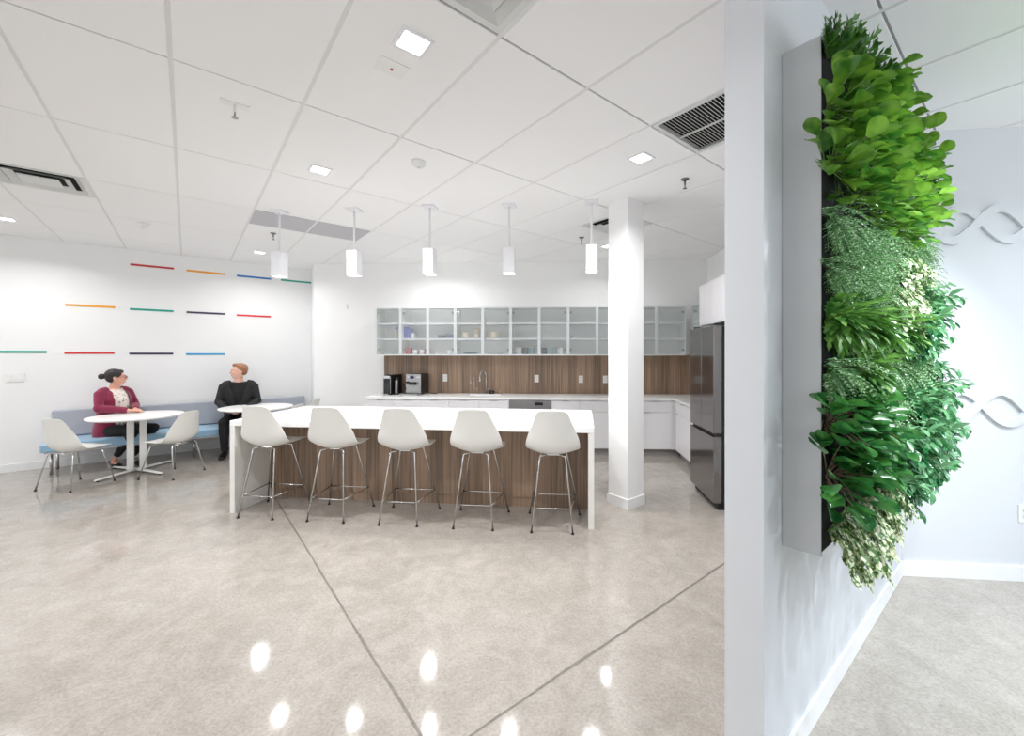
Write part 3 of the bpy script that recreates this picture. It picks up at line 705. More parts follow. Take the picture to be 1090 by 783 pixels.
# outlets
for u, v, l in ((473.9, 401.9, 'left of the sink faucet'), (571.1, 402.7, 'right of the faucet above the dishwasher'), (618.3, 403.4, 'second from the column'), (644.2, 403.5, 'right beside the column')):
    p = put(u, KD - .012, 0); Y = p.y; z = EYE - (v - V0) / F * Y
    t = thing('wall_outlet', 'white outlet on the wood splashback, ' + l, 'outlet', (p.x, p.y, z), KR, 'outlets on the splashback')
    MB().box(-.036, .036, -.006, -.0005, -.06, .06).build('cover_plate', M['plate'], t, bevel=.002)
    for q in (-.02, .022): MB().box(-.015, .015, -.009, -.006, q - .013, q + .013).build('socket', M['alu'], t, bevel=.002)
# faucets
def faucet(u, hgt, reach, r, label, handle=True):
    t = thing('sink_faucet', label, 'faucet', put(u, 6.82, CT), KR + R(-35), 'faucets at the sink')
    MB().lathe([(r * 2, 0), (r * 2, .006), (r * 1.2, .012)], 18).build('base_flange', M['chrome'], t)
    pts = [(0, 0, .01), (0, 0, hgt - reach * .55)]
    for k in range(1, 9):
        a = math.pi * k / 8 * .93; pts.append((0, -reach / 2 + reach / 2 * math.cos(a), hgt - reach * .55 + reach / 2 * 1.1 * math.sin(a)))
    MB().tube(pts, r, 12).build('spout', M['chrome'], t)
    e = Vector(pts[-1]); MB().tube([e, e + Vector((0, -.006, -hgt * .28))], [r * 1.1, r * 1.5], 12).build('spray_head', M['chrome'], t)
    if handle: MB().tube([(0, 0, .07), (.03, 0, .075), (.075, 0, .085)], [r * .9, r * .7, r * .5], 10).build('lever', M['chrome'], t)
faucet(517.5, .375, .14, .012, 'tall chrome gooseneck faucet at the sink'); faucet(505, .28, .08, .0065, 'slim chrome filter faucet left of the tall one')
t = thing('soap_dispenser', 'small chrome soap pump right of the sink', 'soap dispenser', put(531.5, 6.82, CT), KR)
MB().tube([(0, 0, 0), (0, 0, .065)], .009, 12).build('body', M['chrome'], t); MB().tube([(0, 0, .065), (0, -.005, .072), (0, -.05, .068)], .005, 8).build('nozzle', M['chrome'], t)
o = MB().lathe([(.04, 0), (.05, .01), (.045, .05), (.04, .055), (.01, .058)], 16).build('dish_scrubber', M['black'], loc=put(523.5, 6.80, CT)); tag(o, 'round black scrubber beside the tall faucet', 'scrubber')

# espresso machine, capsule machine, frother
t = thing('espresso_machine', 'espresso machine with steel front and black sides on the counter', 'coffee machine', put(439, 6.50, CT), KR + R(-4))
MB().box(-.125, .125, .05, .36, .01, .335).build('body', M['black'], t, bevel=.008)
m = MB(); m.box(-.125, .125, .03, .05, .03, .335); m.build('front_panel', M['steel_l'], t, bevel=.004)
MB().box(-.135, .12, -.09, .06, 0, .03).build('drip_tray', M['steel_l'], t, bevel=.004)
MB().box(-.12, .105, -.08, .03, .03, .034).build('tray_grid', M['black'], t)
MB().ell((-.02, .028, .285), (.036, .008, .028)).build('display', M['navyc'], t)
for x in (-.085, .07, .095): MB().tube([(x, .034, .285), (x, .022, .285)], .012, 12).build('button', M['alu'], t)
MB().box(-.055, .055, -.03, .03, .165, .21).build('coffee_spout', M['black'], t, bevel=.008)
for x in (-.02, .02): MB().tube([(x, -.012, .175), (x, -.012, .145)], .007, 10).build('nozzle', M['chrome'], t)
MB().ell((-.085, .02, .205), (.034, .02, .018)).build('steam_knob', M['black'], t)
MB().tube([(-.085, .01, .2), (-.09, -.02, .15), (-.09, -.02, .09)], .005, 8).build('steam_wand', M['chrome'], t)
t = thing('capsule_machine', 'narrow black coffee machine at the left end of the counter', 'coffee machine', put(411.5, 6.50, CT), KR + R(-8))
MB().box(-.065, .065, .02, .36, 0, .32).build('body', M['black'], t, bevel=.012)
MB().box(-.06, .06, .0, .022, .26, .31).build('front_head', M['steel_l'], t, bevel=.004)
for x in (-.06, .06): MB().tube([(x, .012, .02), (x, .012, .28)], .006, 8).build('front_trim', M['steel_l'], t)
MB().lathe([(.045, 0), (.05, .008), (.05, .02), (.04, .022)], 20, 0, -.02).build('cup_rest', M['steel_l'], t)
MB().tube([(0, .01, .26), (0, -.025, .25), (0, -.03, .225)], .012, 10).build('spout', M['black'], t)
MB().tube([(-.04, .12, .32), (0, .10, .335), (.04, .12, .32)], .008, 8).build('top_lever', M['steel_l'], t)
t = thing('milk_frother', 'slim steel milk frother between the two coffee machines', 'frother', put(422, 6.58, CT), KR)
MB().lathe([(.042, 0), (.042, .02), (.03, .022)], 20).build('base', M['black'], t); MB().lathe([(.026, .022), (.028, .03), (.028, .235), (.022, .24)], 20).build('jug', M['steel_l'], t)
MB().lathe([(.034, .24), (.034, .26), (.01, .27)], 20).build('lid', M['black'], t)
for (u, pts, l) in ((428, [(-.05, .1, .17), (0, .08, .15), (.04, .06, .08), (.07, .04, .008)], 'black cable looping beside the espresso machine'), (457, [(-.09, .12, .04), (-.03, .1, .02), (.04, .1, .007), (.09, .13, .007)], 'black cable lying right of the espresso machine')):
    o = MB().tube(pts, .006, 8).build('power_cable', M['rubber'], loc=put(u, 6.6, CT), rz=KR); tag(o, l, 'cable', 'black power cables on the counter')

# ------------------------------------------------------------------ fridge
t = thing('refrigerator', 'tall stainless french-door refrigerator with bottom freezer at right', 'fridge', kp(1.492, 4.86), KR - R(90))
W = .725
MB().box(0.003, W - .003, .085, .86, .03, 1.79).build('body', M['black'], t, bevel=.004)
for i in range(2): 
    d = MB().box(i * W / 2 + .002, (i + 1) * W / 2 - .002, 0, .08, .745, 1.80).build('door', M['steel'], t, bevel=.006)
d = MB().box(.002, W - .002, 0, .08, .07, .715).build('freezer_drawer', M['steel'], t, bevel=.006)
MB().box(.01, W - .01, .03, .084, .715, .745).build('handle_recess', M['black'], t)
MB().box(.02, W - .02, .05, .80, .0, .06).build('toe_grille', M['black'], t)
for x in (.05, W - .09): MB().box(x, x + .05, .02, .16, 1.80, 1.822).build('hinge_cover', M['black'], t, bevel=.003)

# small wall items on the back wall left of the cabinets
p = put(370, KD, 0); z = EYE - (326.5 - V0) / F * p.y
t = thing('wall_sensor', 'tiny white two-dot socket high on the wall left of the cabinets', 'wall plate', (p.x, p.y, z), KR)
MB().box(-.035, .035, -.006, -.0005, -.05, .05).build('cover_plate', M['plate'], t, bevel=.002)
for q in (-.018, .018): MB().tube([(0, -.005, q), (0, -.008, q)], .010, 10).build('port', M['kick'], t)

# ------------------------------------------------------------------ far right wall: wave reliefs, outlet
def wave(vc, label, zc=None):
    # local x along the wall, origin at the corner fr
    t = thing('wave_relief', label, 'wall relief', fr, FRA, 'interlaced wave reliefs')
    def X(u):
        r = Vector(((u - CX) / F, 1, 0)); tt = fr.dot(FN) / r.dot(FN); return (r * tt - fr).dot(fd), tt
    x1062, Y1062 = X(1062); px = Y1062 / F
    zc = EYE - (vc - V0) * px
    x1, _ = X(1022); x2, _ = X(1012); half = X(1073)[0] - X(1022)[0]; amp = 16.7 * px; hw = 4.6 * px
    for si, (x0, sg) in enumerate(((x1, 1), (x2, -1))):
        m = MB(); N = 260; A = .06; B = 2.9; pts = []
        for i in range(N + 1):
            x = A + (B - A) * i / N; z = zc + sg * amp * math.cos(math.pi * (x - x0) / half); pts.append(Vector((x, 0, z)))
        y0, y1 = (-.0005, -.018) if si == 0 else (-.0007, -.0205)
        prof = [(-hw, y0), (-hw * .97, y1), (hw * .97, y1), (hw, y0)]; vs = []
        for i, q in enumerate(pts):
            tn = (pts[min(i + 1, N)] - pts[max(i - 1, 0)]).normalized(); nn = Vector((-tn.z, 0, tn.x))
            for (o_, yy) in prof: vs.append(q + nn * o_ + Vector((0, yy, 0)))
        fs = []
        for i in range(N):
            for j in range(3): a_ = i * 4 + j; fs.append((a_, a_ + 1, a_ + 5, a_ + 4))
        m.add(vs, fs); m.build('ribbon', M['wall_cool_shade'], t)
wave(238.5, 'upper pair of interlaced raised waves on the right far wall'); wave(432.6, 'lower pair of interlaced raised waves on the right far wall')
r = Vector(((1090 - CX) / F, 1, 0)); tt = fr.dot(FN) / r.dot(FN); p = r * tt
t = thing('wall_outlet', 'white outlet low on the far right wall at the frame edge', 'outlet', (p.x, p.y, EYE - (546 - V0) / F * tt), FRA)
MB().box(-.036, .036, -.006, -.0005, -.06, .06).build('cover_plate', M['plate'], t, bevel=.002)
for q in (-.02, .022): MB().box(-.015, .015, -.009, -.006, q - .013, q + .013).build('socket', M['alu'], t, bevel=.002)

# ------------------------------------------------------------------ living wall
PA0, PA1, PZ0, PZ1, PB = 1.654, 3.47, .83, 2.612, .467
t = thing('planter_frame', 'white-sided wall planter box with black felt face on the partition', 'planter', (0, 0, 0), TH)
m = MB(); m.box(PA0, PA0 + .018, PB, .589, PZ0, PZ1); m.build('side_panel', M['frame'], t, bevel=.001)
MB().box(PA1 - .018, PA1, PB, .589, PZ0, PZ1).build('side_panel', M['frame'], t, bevel=.001)
MB().box(PA0 + .018, PA1 - .018, PB, .589, PZ1 - .018, PZ1).build('top_panel', M['frame'], t)
MB().box(PA0 + .018, PA1 - .018, PB + .01, .589, PZ0, PZ0 + .018).build('bottom_tray', M['frame'], t)
MB().box(PA0 + .004, PA1 - .018, PB - .001, PB + .006, PZ0 + .018, PZ1 - .018).build('felt_panel', M['felt'], t)
# local plant frame: x = -a, y = outward (-b), z up
PR = TH + math.pi
LM = dict(ob=leaf_mat('round_leaf_green', (54, 112, 34), (128, 176, 62), .3, trans=.3), obd=leaf_mat('round_leaf_dark', (36, 100, 50), (84, 150, 70), .25),
          fern=leaf_mat('fern_green', (78, 148, 78), (190, 222, 184), .35, nscale=50), strap=leaf_mat('lobed_leaf_green', (44, 108, 42), (134, 184, 90), .35),
          poth=leaf_mat('variegated_leaf', (84, 128, 60), (226, 230, 196), .4, vein=True, nscale=60), fic=leaf_mat('ficus_leaf', (40, 116, 64), (124, 180, 130), .22, nscale=8),
          crest=leaf_mat('crested_fern_green', (26, 84, 20), (84, 142, 40), .45))
def leaf(mb, base, d, up, L, Wd, prof, bend=.2, cup=.15, n=5, m=2, lobes=0):
    """blade from base along d; width profile prof(t)->0..1; up = blade normal"""
    d = d.normalized(); up = (up - d * up.dot(d)); up = up.normalized() if up.length > 1e-5 else d.orthogonal().normalized()
    sd = d.cross(up); vs = []; fs = []
    for i in range(n + 1):
        t_ = i / n; c = base + d * L * (t_ - .12 * bend * t_ * t_) - up * (bend * L * t_ * t_ * .6); w1 = Wd * prof(t_) * .5
        if lobes: w1 *= (.45 + .75 * (i % 2))
        for j in range(-m, m + 1):
            q = j / m; vs.append(c + sd * w1 * q + up * (cup * w1 * q * q * 1.5))
    k = 2 * m + 1
    for i in range(n):
        for j in range(2 * m): a_ = i * k + j; fs.append((a_, a_ + 1, a_ + k + 1, a_ + k))
    mb.add(vs, fs, True)
obov = lambda t_: max(.05, math.sin(math.pi * min(1, (t_ ** 1.35) * .98 + .02)) ** .55) if t_ < 1 else .12
lance = lambda t_: max(.03, math.sin(math.pi * (t_ * .97 + .015)) ** .8)
heart = lambda t_: max(.04, (math.sin(math.pi * min(1, t_ ** .6 * .98 + .01))) ** .8)
def rv(a, b): return random.uniform(a, b)
def outdir(el, az):       # el: elevation from horizontal, az: sideways; 0,0 = straight out
    return Vector((math.cos(el) * math.sin(az), math.cos(el) * math.cos(az), math.sin(el)))
def pl_obovate(mb, st, dark=False):
    for i in range(32 if not dark else 30):
        el = rv(-1.2, 1.0) if not dark else rv(-1.1, .9); az = rv(-1.45, 1.45); d = outdir(el, az); r0 = rv(.04, .15); base = Vector((rv(-.02, .02), 0, rv(-.02, .02)))
        e = base + d * r0 + Vector((0, 0, .02)); st.tube([base, base + d * r0 * .5 + Vector((0, 0, .018)), e], .0016, 5)
        L = rv(.055, .085) if not dark else rv(.065, .1); ld = (outdir(el * .4 - .1, az + rv(-.4, .4)) + Vector((0, 0, rv(-.2, .5)))).normalized()
        up = (Vector((rv(-.7, .7), rv(-.2, .9), 1)))
        leaf(mb, e, ld, up, L, L * rv(.72, .86), obov, bend=rv(.05, .3), cup=rv(.1, .35), n=7, m=2)
def pl_fern(mb, st):
    for i in range(44):
        el = rv(-1.0, 1.2); az = rv(-1.5, 1.5); d = outdir(el, az); L = rv(.12, .19); p = Vector((0, 0, 0)); pts = [p]; n = 11
        for k in range(n):
            d = (d + Vector((0, 0, -.16))).normalized(); p = p + d * L / n; pts.append(p)
        st.tube(pts, .0011, 4)
        for k in range(2, n + 1):
            dd = (pts[k] - pts[k - 1]).normalized(); sd = dd.cross(Vector((0, 0, 1))); sd = sd.normalized() if sd.length > .1 else Vector((1, 0, 0))
            for s_ in (-1, 1):
                ll = .024 * (1 - .5 * k / n) * rv(.8, 1.2)
                leaf(mb, pts[k], sd * s_ + dd * .5 + Vector((0, 0, rv(-.3, .3))), Vector((rv(-.4, .4), rv(0, .5), 1)), ll, ll * .55, lance, 0.2, .1, n=2, m=1)
def pl_strap(mb, st):
    for i in range(30):
        el = rv(-1.0, 1.0); az = rv(-1.5, 1.5); d = outdir(el, az); L = rv(.13, .23)
        leaf(mb, Vector((rv(-.02, .02), 0, rv(-.02, .02))), d, Vector((rv(-.5, .5), rv(0, .4), 1)), L, rv(.035, .055), lance, bend=rv(.3, .8), cup=.3, n=10, m=1, lobes=1 if i % 3 else 0)
        for k in range(2):
            e = Vector((0, 0, 0)) + outdir(el + .2, az + .2) * L * rv(.3, .6); leaf(mb, e, outdir(el, az + rv(-.8, .8)), Vector((0, .2, 1)), .07, .03, lance, .3, .2, n=4, m=1)
def pl_pothos(mb, st):
    for i in range(11):
        az = rv(-1.3, 1.3); d = outdir(rv(-.2, .9), az); p = Vector((0, 0, 0)); pts = [p]; n = 12; step = rv(.014, .024)
        for k in range(n):
            d = (d + Vector((rv(-.12, .12), rv(-.1, .05), -.22))).normalized(); p = p + d * step; p.y = max(p.y, .01); pts.append(p)
        st.tube(pts, .0018, 5)
        for k in range(1, n + 1):
            ll = rv(.03, .05); ld = (d + Vector((rv(-1, 1), rv(.2, 1), rv(-.5, .3)))).normalized(); leaf(mb, pts[k], ld, Vector((rv(-.5, .5), rv(.2, 1), 1)), ll, ll * .72, heart, rv(.1, .5), .2, n=5, m=1)
def pl_ficus(mb, st):
    for i in range(24):
        el = rv(-1.1, .9); az = rv(-1.45, 1.45); d = outdir(el, az); p = Vector((0, 0, 0)); pts = [p]; n = 7; L = rv(.12, .21)
        for k in range(n):
            d = (d + Vector((rv(-.1, .1), 0, -.08))).normalized(); p = p + d * L / n; pts.append(p)
        st.tube(pts, .002, 5)
        for k in range(1, n + 1):
            for s_ in (-1, 1):
                ll = rv(.045, .08); ld = (d * .8 + Vector((s_ * rv(.3, 1.3), rv(-.5, .5), rv(-.8, .6)))).normalized()
                leaf(mb, pts[k], ld, Vector((rv(-.5, .5), rv(0, .6), 1)), ll, ll * rv(.34, .46), lance, rv(.1, .5), .25, n=5, m=1)
def pl_crest(mb, st):
    for i in range(34):
        el = rv(-.1, 1.35); az = rv(-1.3, 1.3); d = outdir(el, az); L = rv(.09, .15); p = Vector((0, 0, 0)); pts = [p]; n = 7
        for k in range(n): d = (d + Vector((rv(-.08, .08), 0, .02))).normalized(); p = p + d * L / n; pts.append(p)
        st.tube(pts, .0018, 5)
        for k in range(2, n + 1):
            for s_ in (-1, 1): leaf(mb, pts[k], d + Vector((s_ * rv(.5, 1), rv(-.3, .3), rv(-.2, .5))), Vector((rv(-.4, .4), 1, .3)), .034, .013, lance, .1, .1, n=3, m=1, lobes=0)
        leaf(mb, pts[-1], d + Vector((rv(-.3, .3), 0, 0)), Vector((0, 1, .2)), .02, .03, obov, .2, .1, n=4, m=1)
KINDS = {
    'round_leaved_plant': (pl_obovate, 'ob', 'stem_g', 'light green round-leaved plant'),
    'dark_round_leaved_plant': (lambda a, b: pl_obovate(a, b, True), 'obd', 'stem_r', 'dark round-leaved plant'),
    'feathery_fern': (pl_fern, 'fern', 'stem_g', 'feathery small-leaved fern'),
    'lobed_leaf_plant': (pl_strap, 'strap', 'stem_g', 'long lobed-leaf plant'),
    'variegated_trailing_plant': (pl_pothos, 'poth', 'stem_g', 'cream-and-green trailing plant'),
    'narrow_leaved_shrub': (pl_ficus, 'fic', 'stem_g', 'glossy narrow-leaved plant'),
    'crested_fern': (pl_crest, 'crest', 'stem_g', 'dark green crested fern')}
protos = {}
for ki, (kn, (fn, lm, sm, desc)) in enumerate(KINDS.items()):
    protos[kn] = []
    for v in range(2):
        random.seed(100 + ki * 7 + v); a_, b_ = MB(), MB(); fn(a_, b_)
        protos[kn].append((a_.mesh(kn + '_leaves', LM[lm]), b_.mesh(kn + '_stems', M[sm])))
RO, DK, FE, LO, VA, NA, CR = list(KINDS)
ROWS = [[RO, RO, RO, RO, RO, RO, RO, RO, RO], [RO, RO, RO, RO, RO, RO, FE, FE, FE], [FE, FE, FE, FE, FE, VA, VA, FE, FE], [FE, FE, FE, VA, VA, VA, NA, NA, NA],
        [LO, LO, LO, LO, LO, NA, NA, LO, LO], [FE, LO, FE, FE, FE, FE, FE, FE, NA], [DK, DK, FE, FE, FE, NA, NA, NA, NA], [DK, DK, DK, NA, NA, NA, NA, NA, NA], [VA, VA, VA, VA, NA, NA, NA, NA, DK]]
random.seed(5)
NR, NC = 10, 12
for ri in range(NR):
    for ci in range(NC):
        fc = (ci / (NC - 1)) ** 1.12; kn = ROWS[min(8, int(ri * 9 / NR))][min(8, int(fc * 8.4))]
        if ri == 0 and ci < 3: kn = CR
        a_ = PA0 + .035 + fc * (PA1 - PA0 - .10) + rv(-.015, .015) * (ci > 0); z = PZ1 - .10 - ri * (PZ1 - PZ0 - .2) / (NR - 1) + rv(-.02, .02)
        if ri == 0: z = PZ1 - .07
        fn, lm, sm, desc = KINDS[kn]; lv, st = protos[kn][random.randrange(2)]
        t = bpy.data.objects.new(kn, None); C.objects.link(t); t.empty_display_size = .03
        t.location = ab(a_, PB - .007, z); t.rotation_euler = (rv(-.12, .12), rv(-.25, .25), PR + rv(-.2, .2)); s_ = rv(.82, 1.06)
        if kn == CR: s_ *= .95
        if ci == 0 and kn in (FE, LO, VA): s_ *= .85
        t.scale = (s_ * random.choice((-1, 1)), s_, s_)
        tag(t, desc + ', %s row down, %s along from the white side' % (ORD[ri], ORD[ci]), 'plant', 'plants of the living wall')
        for nm, me in (('foliage', lv), ('stems', st)):
            o = bpy.data.objects.new(nm, me); C.objects.link(o); o.parent = t
# grow spot lamps in the ceiling of the right-hand room, aimed at the plants
for i, (a_, b_) in enumerate(((2.15, -.45), (2.75, -.45), (3.15, -.42))):
    t = thing('grow_spotlight', 'adjustable ceiling spotlight for the living wall, outside the photo, ' + ['nearest the camera', 'middle one', 'nearest the far wall'][i], 'spotlight', ab(a_, b_), TH)
    MB().lathe([(.05, 2.99), (.055, 3.0), (.055, 3.045), (.06, 3.05)], 20).build('housing', M['lampwhite'], t)
    MB().lathe([(.045, 2.985), (.046, 2.989)], 20).build('lens', M['emit'], t)
    l = bpy.data.lights.new('grow_bulb', 'SPOT'); l.energy = GROW_W * 10; l.spot_size = R(78); l.spot_blend = .6; l.shadow_soft_size = .035; l.color = (.93, .97, 1)
    o = bpy.data.objects.new('grow_bulb', l); C.objects.link(o); p = ab(a_, b_, 2.975); o.location = p
    q = ab(a_ + .1, .45, 1.3) - p; o.rotation_euler = q.to_track_quat('-Z', 'Y').to_euler()
for (a_, b_, l_) in ((3.0, -1.1, 'nearest the reliefs'), (1.5, -2.2, 'nearest the camera'), (4.0, -2.4, 'furthest right')): downlight(a_, b_, 'added fill downlight of the right-hand space, out of view, ' + l_, cool=True, pw=32)  # unseen lamps added to brighten the right-hand floor and ceiling

# ------------------------------------------------------------------ people
def fuse(mb_, name, m, voxel=.007, smooth=4, keep=None):
    o = bpy.data.objects.new('tmp', mb_.mesh('tmp', None)); C.objects.link(o)
    r = o.modifiers.new('r', 'REMESH'); r.mode = 'VOXEL'; r.voxel_size = voxel; r.use_smooth_shade = True
    if smooth: s = o.modifiers.new('s', 'SMOOTH'); s.factor = .5; s.iterations = smooth
    dg = bpy.context.evaluated_depsgraph_get(); me = bpy.data.meshes.new_from_object(o.evaluated_get(dg)); me.name = name
    bpy.data.objects.remove(o)
    if keep:
        bm = bmesh.new(); bm.from_mesh(me); kill = [f for f in bm.faces if not keep(f.calc_center_median())]
        bmesh.ops.delete(bm, geom=kill, context='FACES'); bm.to_mesh(me); bm.free()
    for p in me.polygons: p.use_smooth = True
    me.materials.clear(); me.materials.append(m); return me
def child(name, me, par):
    o = bpy.data.objects.new(name, me); C.objects.link(o); o.parent = par; return o
def hand(mb_, wrist, d, nrm, side, curl=.5, s=1.0):
    """d: pointing direction, nrm: back of the hand, side: +1/-1 for the thumb side along d x nrm"""
    d = d.normalized(); nrm = (nrm - d * nrm.dot(d)).normalized(); x = d.cross(nrm) * side
    mb_.tube([wrist - d * .02, wrist + d * .02 * s, wrist + d * .06 * s, wrist + d * .095 * s], [(.024 * s, .018 * s), (.034 * s, .016 * s), (.040 * s, .015 * s), (.038 * s, .012 * s)], 12, side=x)
    for i, (o_, L) in enumerate(((.029, .072), (.010, .082), (-.009, .076), (-.028, .060))):
        p = wrist + d * .088 * s + x * o_ * s; q = d.copy(); pts = [p]; 
        for k in range(3):
            q = (q - nrm * curl * (.35 + .25 * k)).normalized(); p = p + q * L * s * (.45, .32, .25)[k]; pts.append(p)
        mb_.tube(pts, [.0095 * s, .0088 * s, .008 * s, .0062 * s], 8)
    p = wrist + d * .03 * s + x * .03 * s; mb_.tube([p, p + (d * .5 + x * .6) * .045 * s, p + (d * .9 + x * .45 - nrm * .2) * .075 * s], [.012 * s, .0105 * s, .008 * s], 8)
def limb(mb_, pts, rs, n=14): mb_.tube(pts, rs, n)
def person_mesh(P, off=0.0):
    """adds the torso, limbs and head volumes to a mesh builder; P holds joint positions"""
    pass
def build_person(name, label, loc, rz, P):
    t = thing(name, label, 'person', loc, rz)
    k = P['k']; sk = P['skin']
    hip, waist, chest, neck = P['hip'], P['waist'], P['chest'], P['neck']; sh = P['sh']; hd = P['head']; HR = Matrix.Rotation(P['yaw'], 3, 'Z') @ Matrix.Rotation(P.get('pitch', 0), 3, 'X')
    def torso(mb_, g=0):
        mb_.tube([hip + Vector((0, 0, -.09)), hip, waist, chest + Vector((0, 0, -.07)), chest, chest + Vector((0, -.01, .10)), neck + Vector((0, -.005, -.05))],
                 [(.15 * k + g, .12 * k + g), (P['hw'] + g, .135 * k + g), (P['ww'] + g, P['wd'] + g), (P['cw'] + g, P['cd'] + g), (P['cw'] * 1.02 + g, P['cd'] * .98 + g), (P['sw'] + g * .8, .085 * k + g), (.075 * k + g * .5, .06 * k + g * .5)], 24, side=(1, 0, 0))
    def arm(mb_, i, g=0, to=1.0):
        s_, e_, w_ = P['sh'][i], P['el'][i], P['wr'][i]
        end = e_.lerp(w_, to)
        mb_.tube([s_ + Vector((-.085 if s_.x > 0 else .085, 0, .035)), s_ + Vector((-.03 if s_.x > 0 else .03, 0, .012)), s_ + (e_ - s_) * .12, s_.lerp(e_, .5), e_, e_.lerp(end, .5), end], [.030 * k + g * .6, .043 * k + g * .7, .052 * k + g * .9, .045 * k + g, .042 * k + g, .038 * k + g, .028 * k + g * 1.1], 14)
        mb_.ell(e_, (.044 * k + g,) * 3, 12)
    def leg(mb_, i, g=0, to=1.0):
        h_, kn, an = P['hj'][i], P['kn'][i], P['an'][i]; end = kn.lerp(an, to)
        mb_.tube([h_, h_.lerp(kn, .5), kn], [.088 * k + g, .076 * k + g, .058 * k + g], 16); mb_.ell(kn, (.06 * k + g,) * 3, 14)
        mb_.tube([kn, kn.lerp(end, .35), end], [.056 * k + g, .055 * k + g, .034 * k + g * 1.4], 16)
    # body: one continuous surface
    b = MB(); torso(b, -.012)
    for i in (0, 1):
        arm(b, i, -.004); leg(b, i, -.012)
        hand(b, P['wr'][i], P['hdir'][i], P['hn'][i], P['hs'][i], P['curl'][i], .95 * k)
        a_ = P['an'][i]; fdir = P['fd'][i]; b.tube([a_ + Vector((0, 0, .01)), Vector((a_.x, a_.y, .05)) - fdir * .02, Vector((a_.x, a_.y, .035)) + fdir * .09, Vector((a_.x, a_.y, .022)) + fdir * .165], [(.03, .03), (.034, .034), (.036, .024), (.028, .014)], 12)
    b.tube([neck + Vector((0, -.01, -.07)), neck, hd + HR @ Vector((0, -.012, -.07 * k))], [.062 * k, .052 * k, .050 * k], 16)
    hm = HR.to_4x4()
    def H(x, y, z): return hd + HR @ (Vector((x, y, z)) * k)
    def he(mb_, c, r, n=16): mb_.ell(H(*c), tuple(v * k for v in r), n, mt=HR)
    he(b, (0, -.014, .030), (.074, .094, .084), 24); he(b, (0, .018, -.03), (.060, .072, .082), 24); he(b, (0, .044, -.083), (.034, .036, .026)); he(b, (0, .052, -.045), (.04, .036, .04))
    for s_ in (-1, 1): he(b, (s_ * .073, -.008, -.012), (.010, .019, .031)); he(b, (s_ * .034, .058, -.018), (.024, .022, .024))
    he(b, (0, .078, .022), (.045, .016, .014))
    b.tube([H(0, .084, .018), H(0, .098, -.012), H(0, .108, -.032)], [.007 * k, .010 * k, .014 * k], 10)
    child('body', fuse(b, 'body', sk, .0055, 3), t)
    for s_ in (-1, 1):
        e = MB(); he(e, (s_ * .031, .083, .004), (.014, .008, .008), 12); eo = child('eye', e.mesh('eye', M['eye_w']), t)
        e = MB(); he(e, (s_ * .031, .0895, .004), (.0062, .004, .0062), 10); child('iris', e.mesh('iris', M['eye_d']), eo)
        e = MB(); e.tube([H(s_ * .014, .094, .022), H(s_ * .032, .092, .028), H(s_ * .05, .078, .022)], [.002, .0035, .002], 6); child('eyebrow', e.mesh('eyebrow', P['hair']), t)
    e = MB(); e.tube([H(-.022, .083, -.062), H(0, .093, -.060), H(.022, .083, -.062)], [.0025, .006, .0025], 8); child('mouth', e.mesh('mouth', M['lip']), t)
    return t, torso, arm, leg, H, he, HR
def V(*a): return Vector(a)
# woman
fw = Vector((1, -.10, 0)).normalized(); base = Vector((-5.80, 5.68, 0)); rz = math.atan2(fw.y, fw.x) - math.pi / 2
inv = Matrix.Rotation(-rz, 4, 'Z') @ Matrix.Translation(-base)
L_ = lambda x, y, z: inv @ Vector((x, y, z))
Pw = dict(k=.97, skin=M['skin'], hair=M['hair_d'], hip=V(0, 0, .50), waist=V(0, .015, .70), chest=V(0, .045, .90), neck=V(0, .045, 1.095), head=V(0, .07, 1.20), yaw=R(38),
          hw=.185, ww=.155, wd=.125, cw=.165, cd=.125, sw=.15, sh=[V(-.165, .03, 1.015), V(.165, .03, 1.015)], hj=[V(-.09, .02, .49), V(.09, .02, .49)])
yaw_dir = (Vector((-4.75, 6.5, 0)) - Vector((-5.76, 5.7, 0))).normalized(); Pw['yaw'] = math.atan2(yaw_dir.y, yaw_dir.x) - math.pi / 2 - rz
# person's right side is local +x, the camera side
Pw['el'] = [V(-.215, .10, .80), L_(-5.73, 5.44, .81)]; Pw['wr'] = [L_(-5.50, 5.70, .765), L_(-5.46, 5.58, .765)]
Pw['hdir'] = [L_(-5.3, 5.62, 0) - L_(-5.42, 5.70, 0), L_(-5.3, 5.62, 0) - L_(-5.46, 5.56, 0)]; Pw['hn'] = [V(0, 0, 1), V(0, 0, 1)]; Pw['hs'] = [1, -1]; Pw['curl'] = [.5, .5]
Pw['kn'] = [L_(-5.34, 5.80, .50), L_(-5.38, 5.56, .50)]; Pw['an'] = [L_(-5.60, 5.74, .10), L_(-5.70, 5.62, .11)]
Pw['fd'] = [V(0.05, 1, 0).normalized(), V(.35, 1, 0).normalized()]
woman, torso, arm, leg, HH, he, HR = build_person('person', 'woman in burgundy cardigan and glasses, sitting at the left round table', base, rz, Pw)
m = MB(); torso(m, .004); arm(m, 0, .003); arm(m, 1, .003); child('blouse', fuse(m, 'blouse', M['blouse'], .009, 3, keep=lambda c: c.z > .50 and c.z < 1.07 and abs(c.x) < .15 and c.y < .2), woman)
m = MB(); torso(m, .018); arm(m, 0, .012, .93); arm(m, 1, .012, .93)
m.tube([V(0, 0, .42), V(0, 0, .50), V(0, .015, .68)], [(.205, .155), (.205, .16), (.175, .145)], 24, side=(1, 0, 0))
def keepw(c):
    if c.z > 1.06 and abs(c.x) < .06: return False
    if c.z < .43: return False
    return not (.04 < c.y < .21 and abs(c.x) < .075 + .02 * math.sin(max(0, (c.z - .6)) * 6))
child('cardigan', fuse(m, 'cardigan', M['card'], .009, 3, keep=keepw), woman)
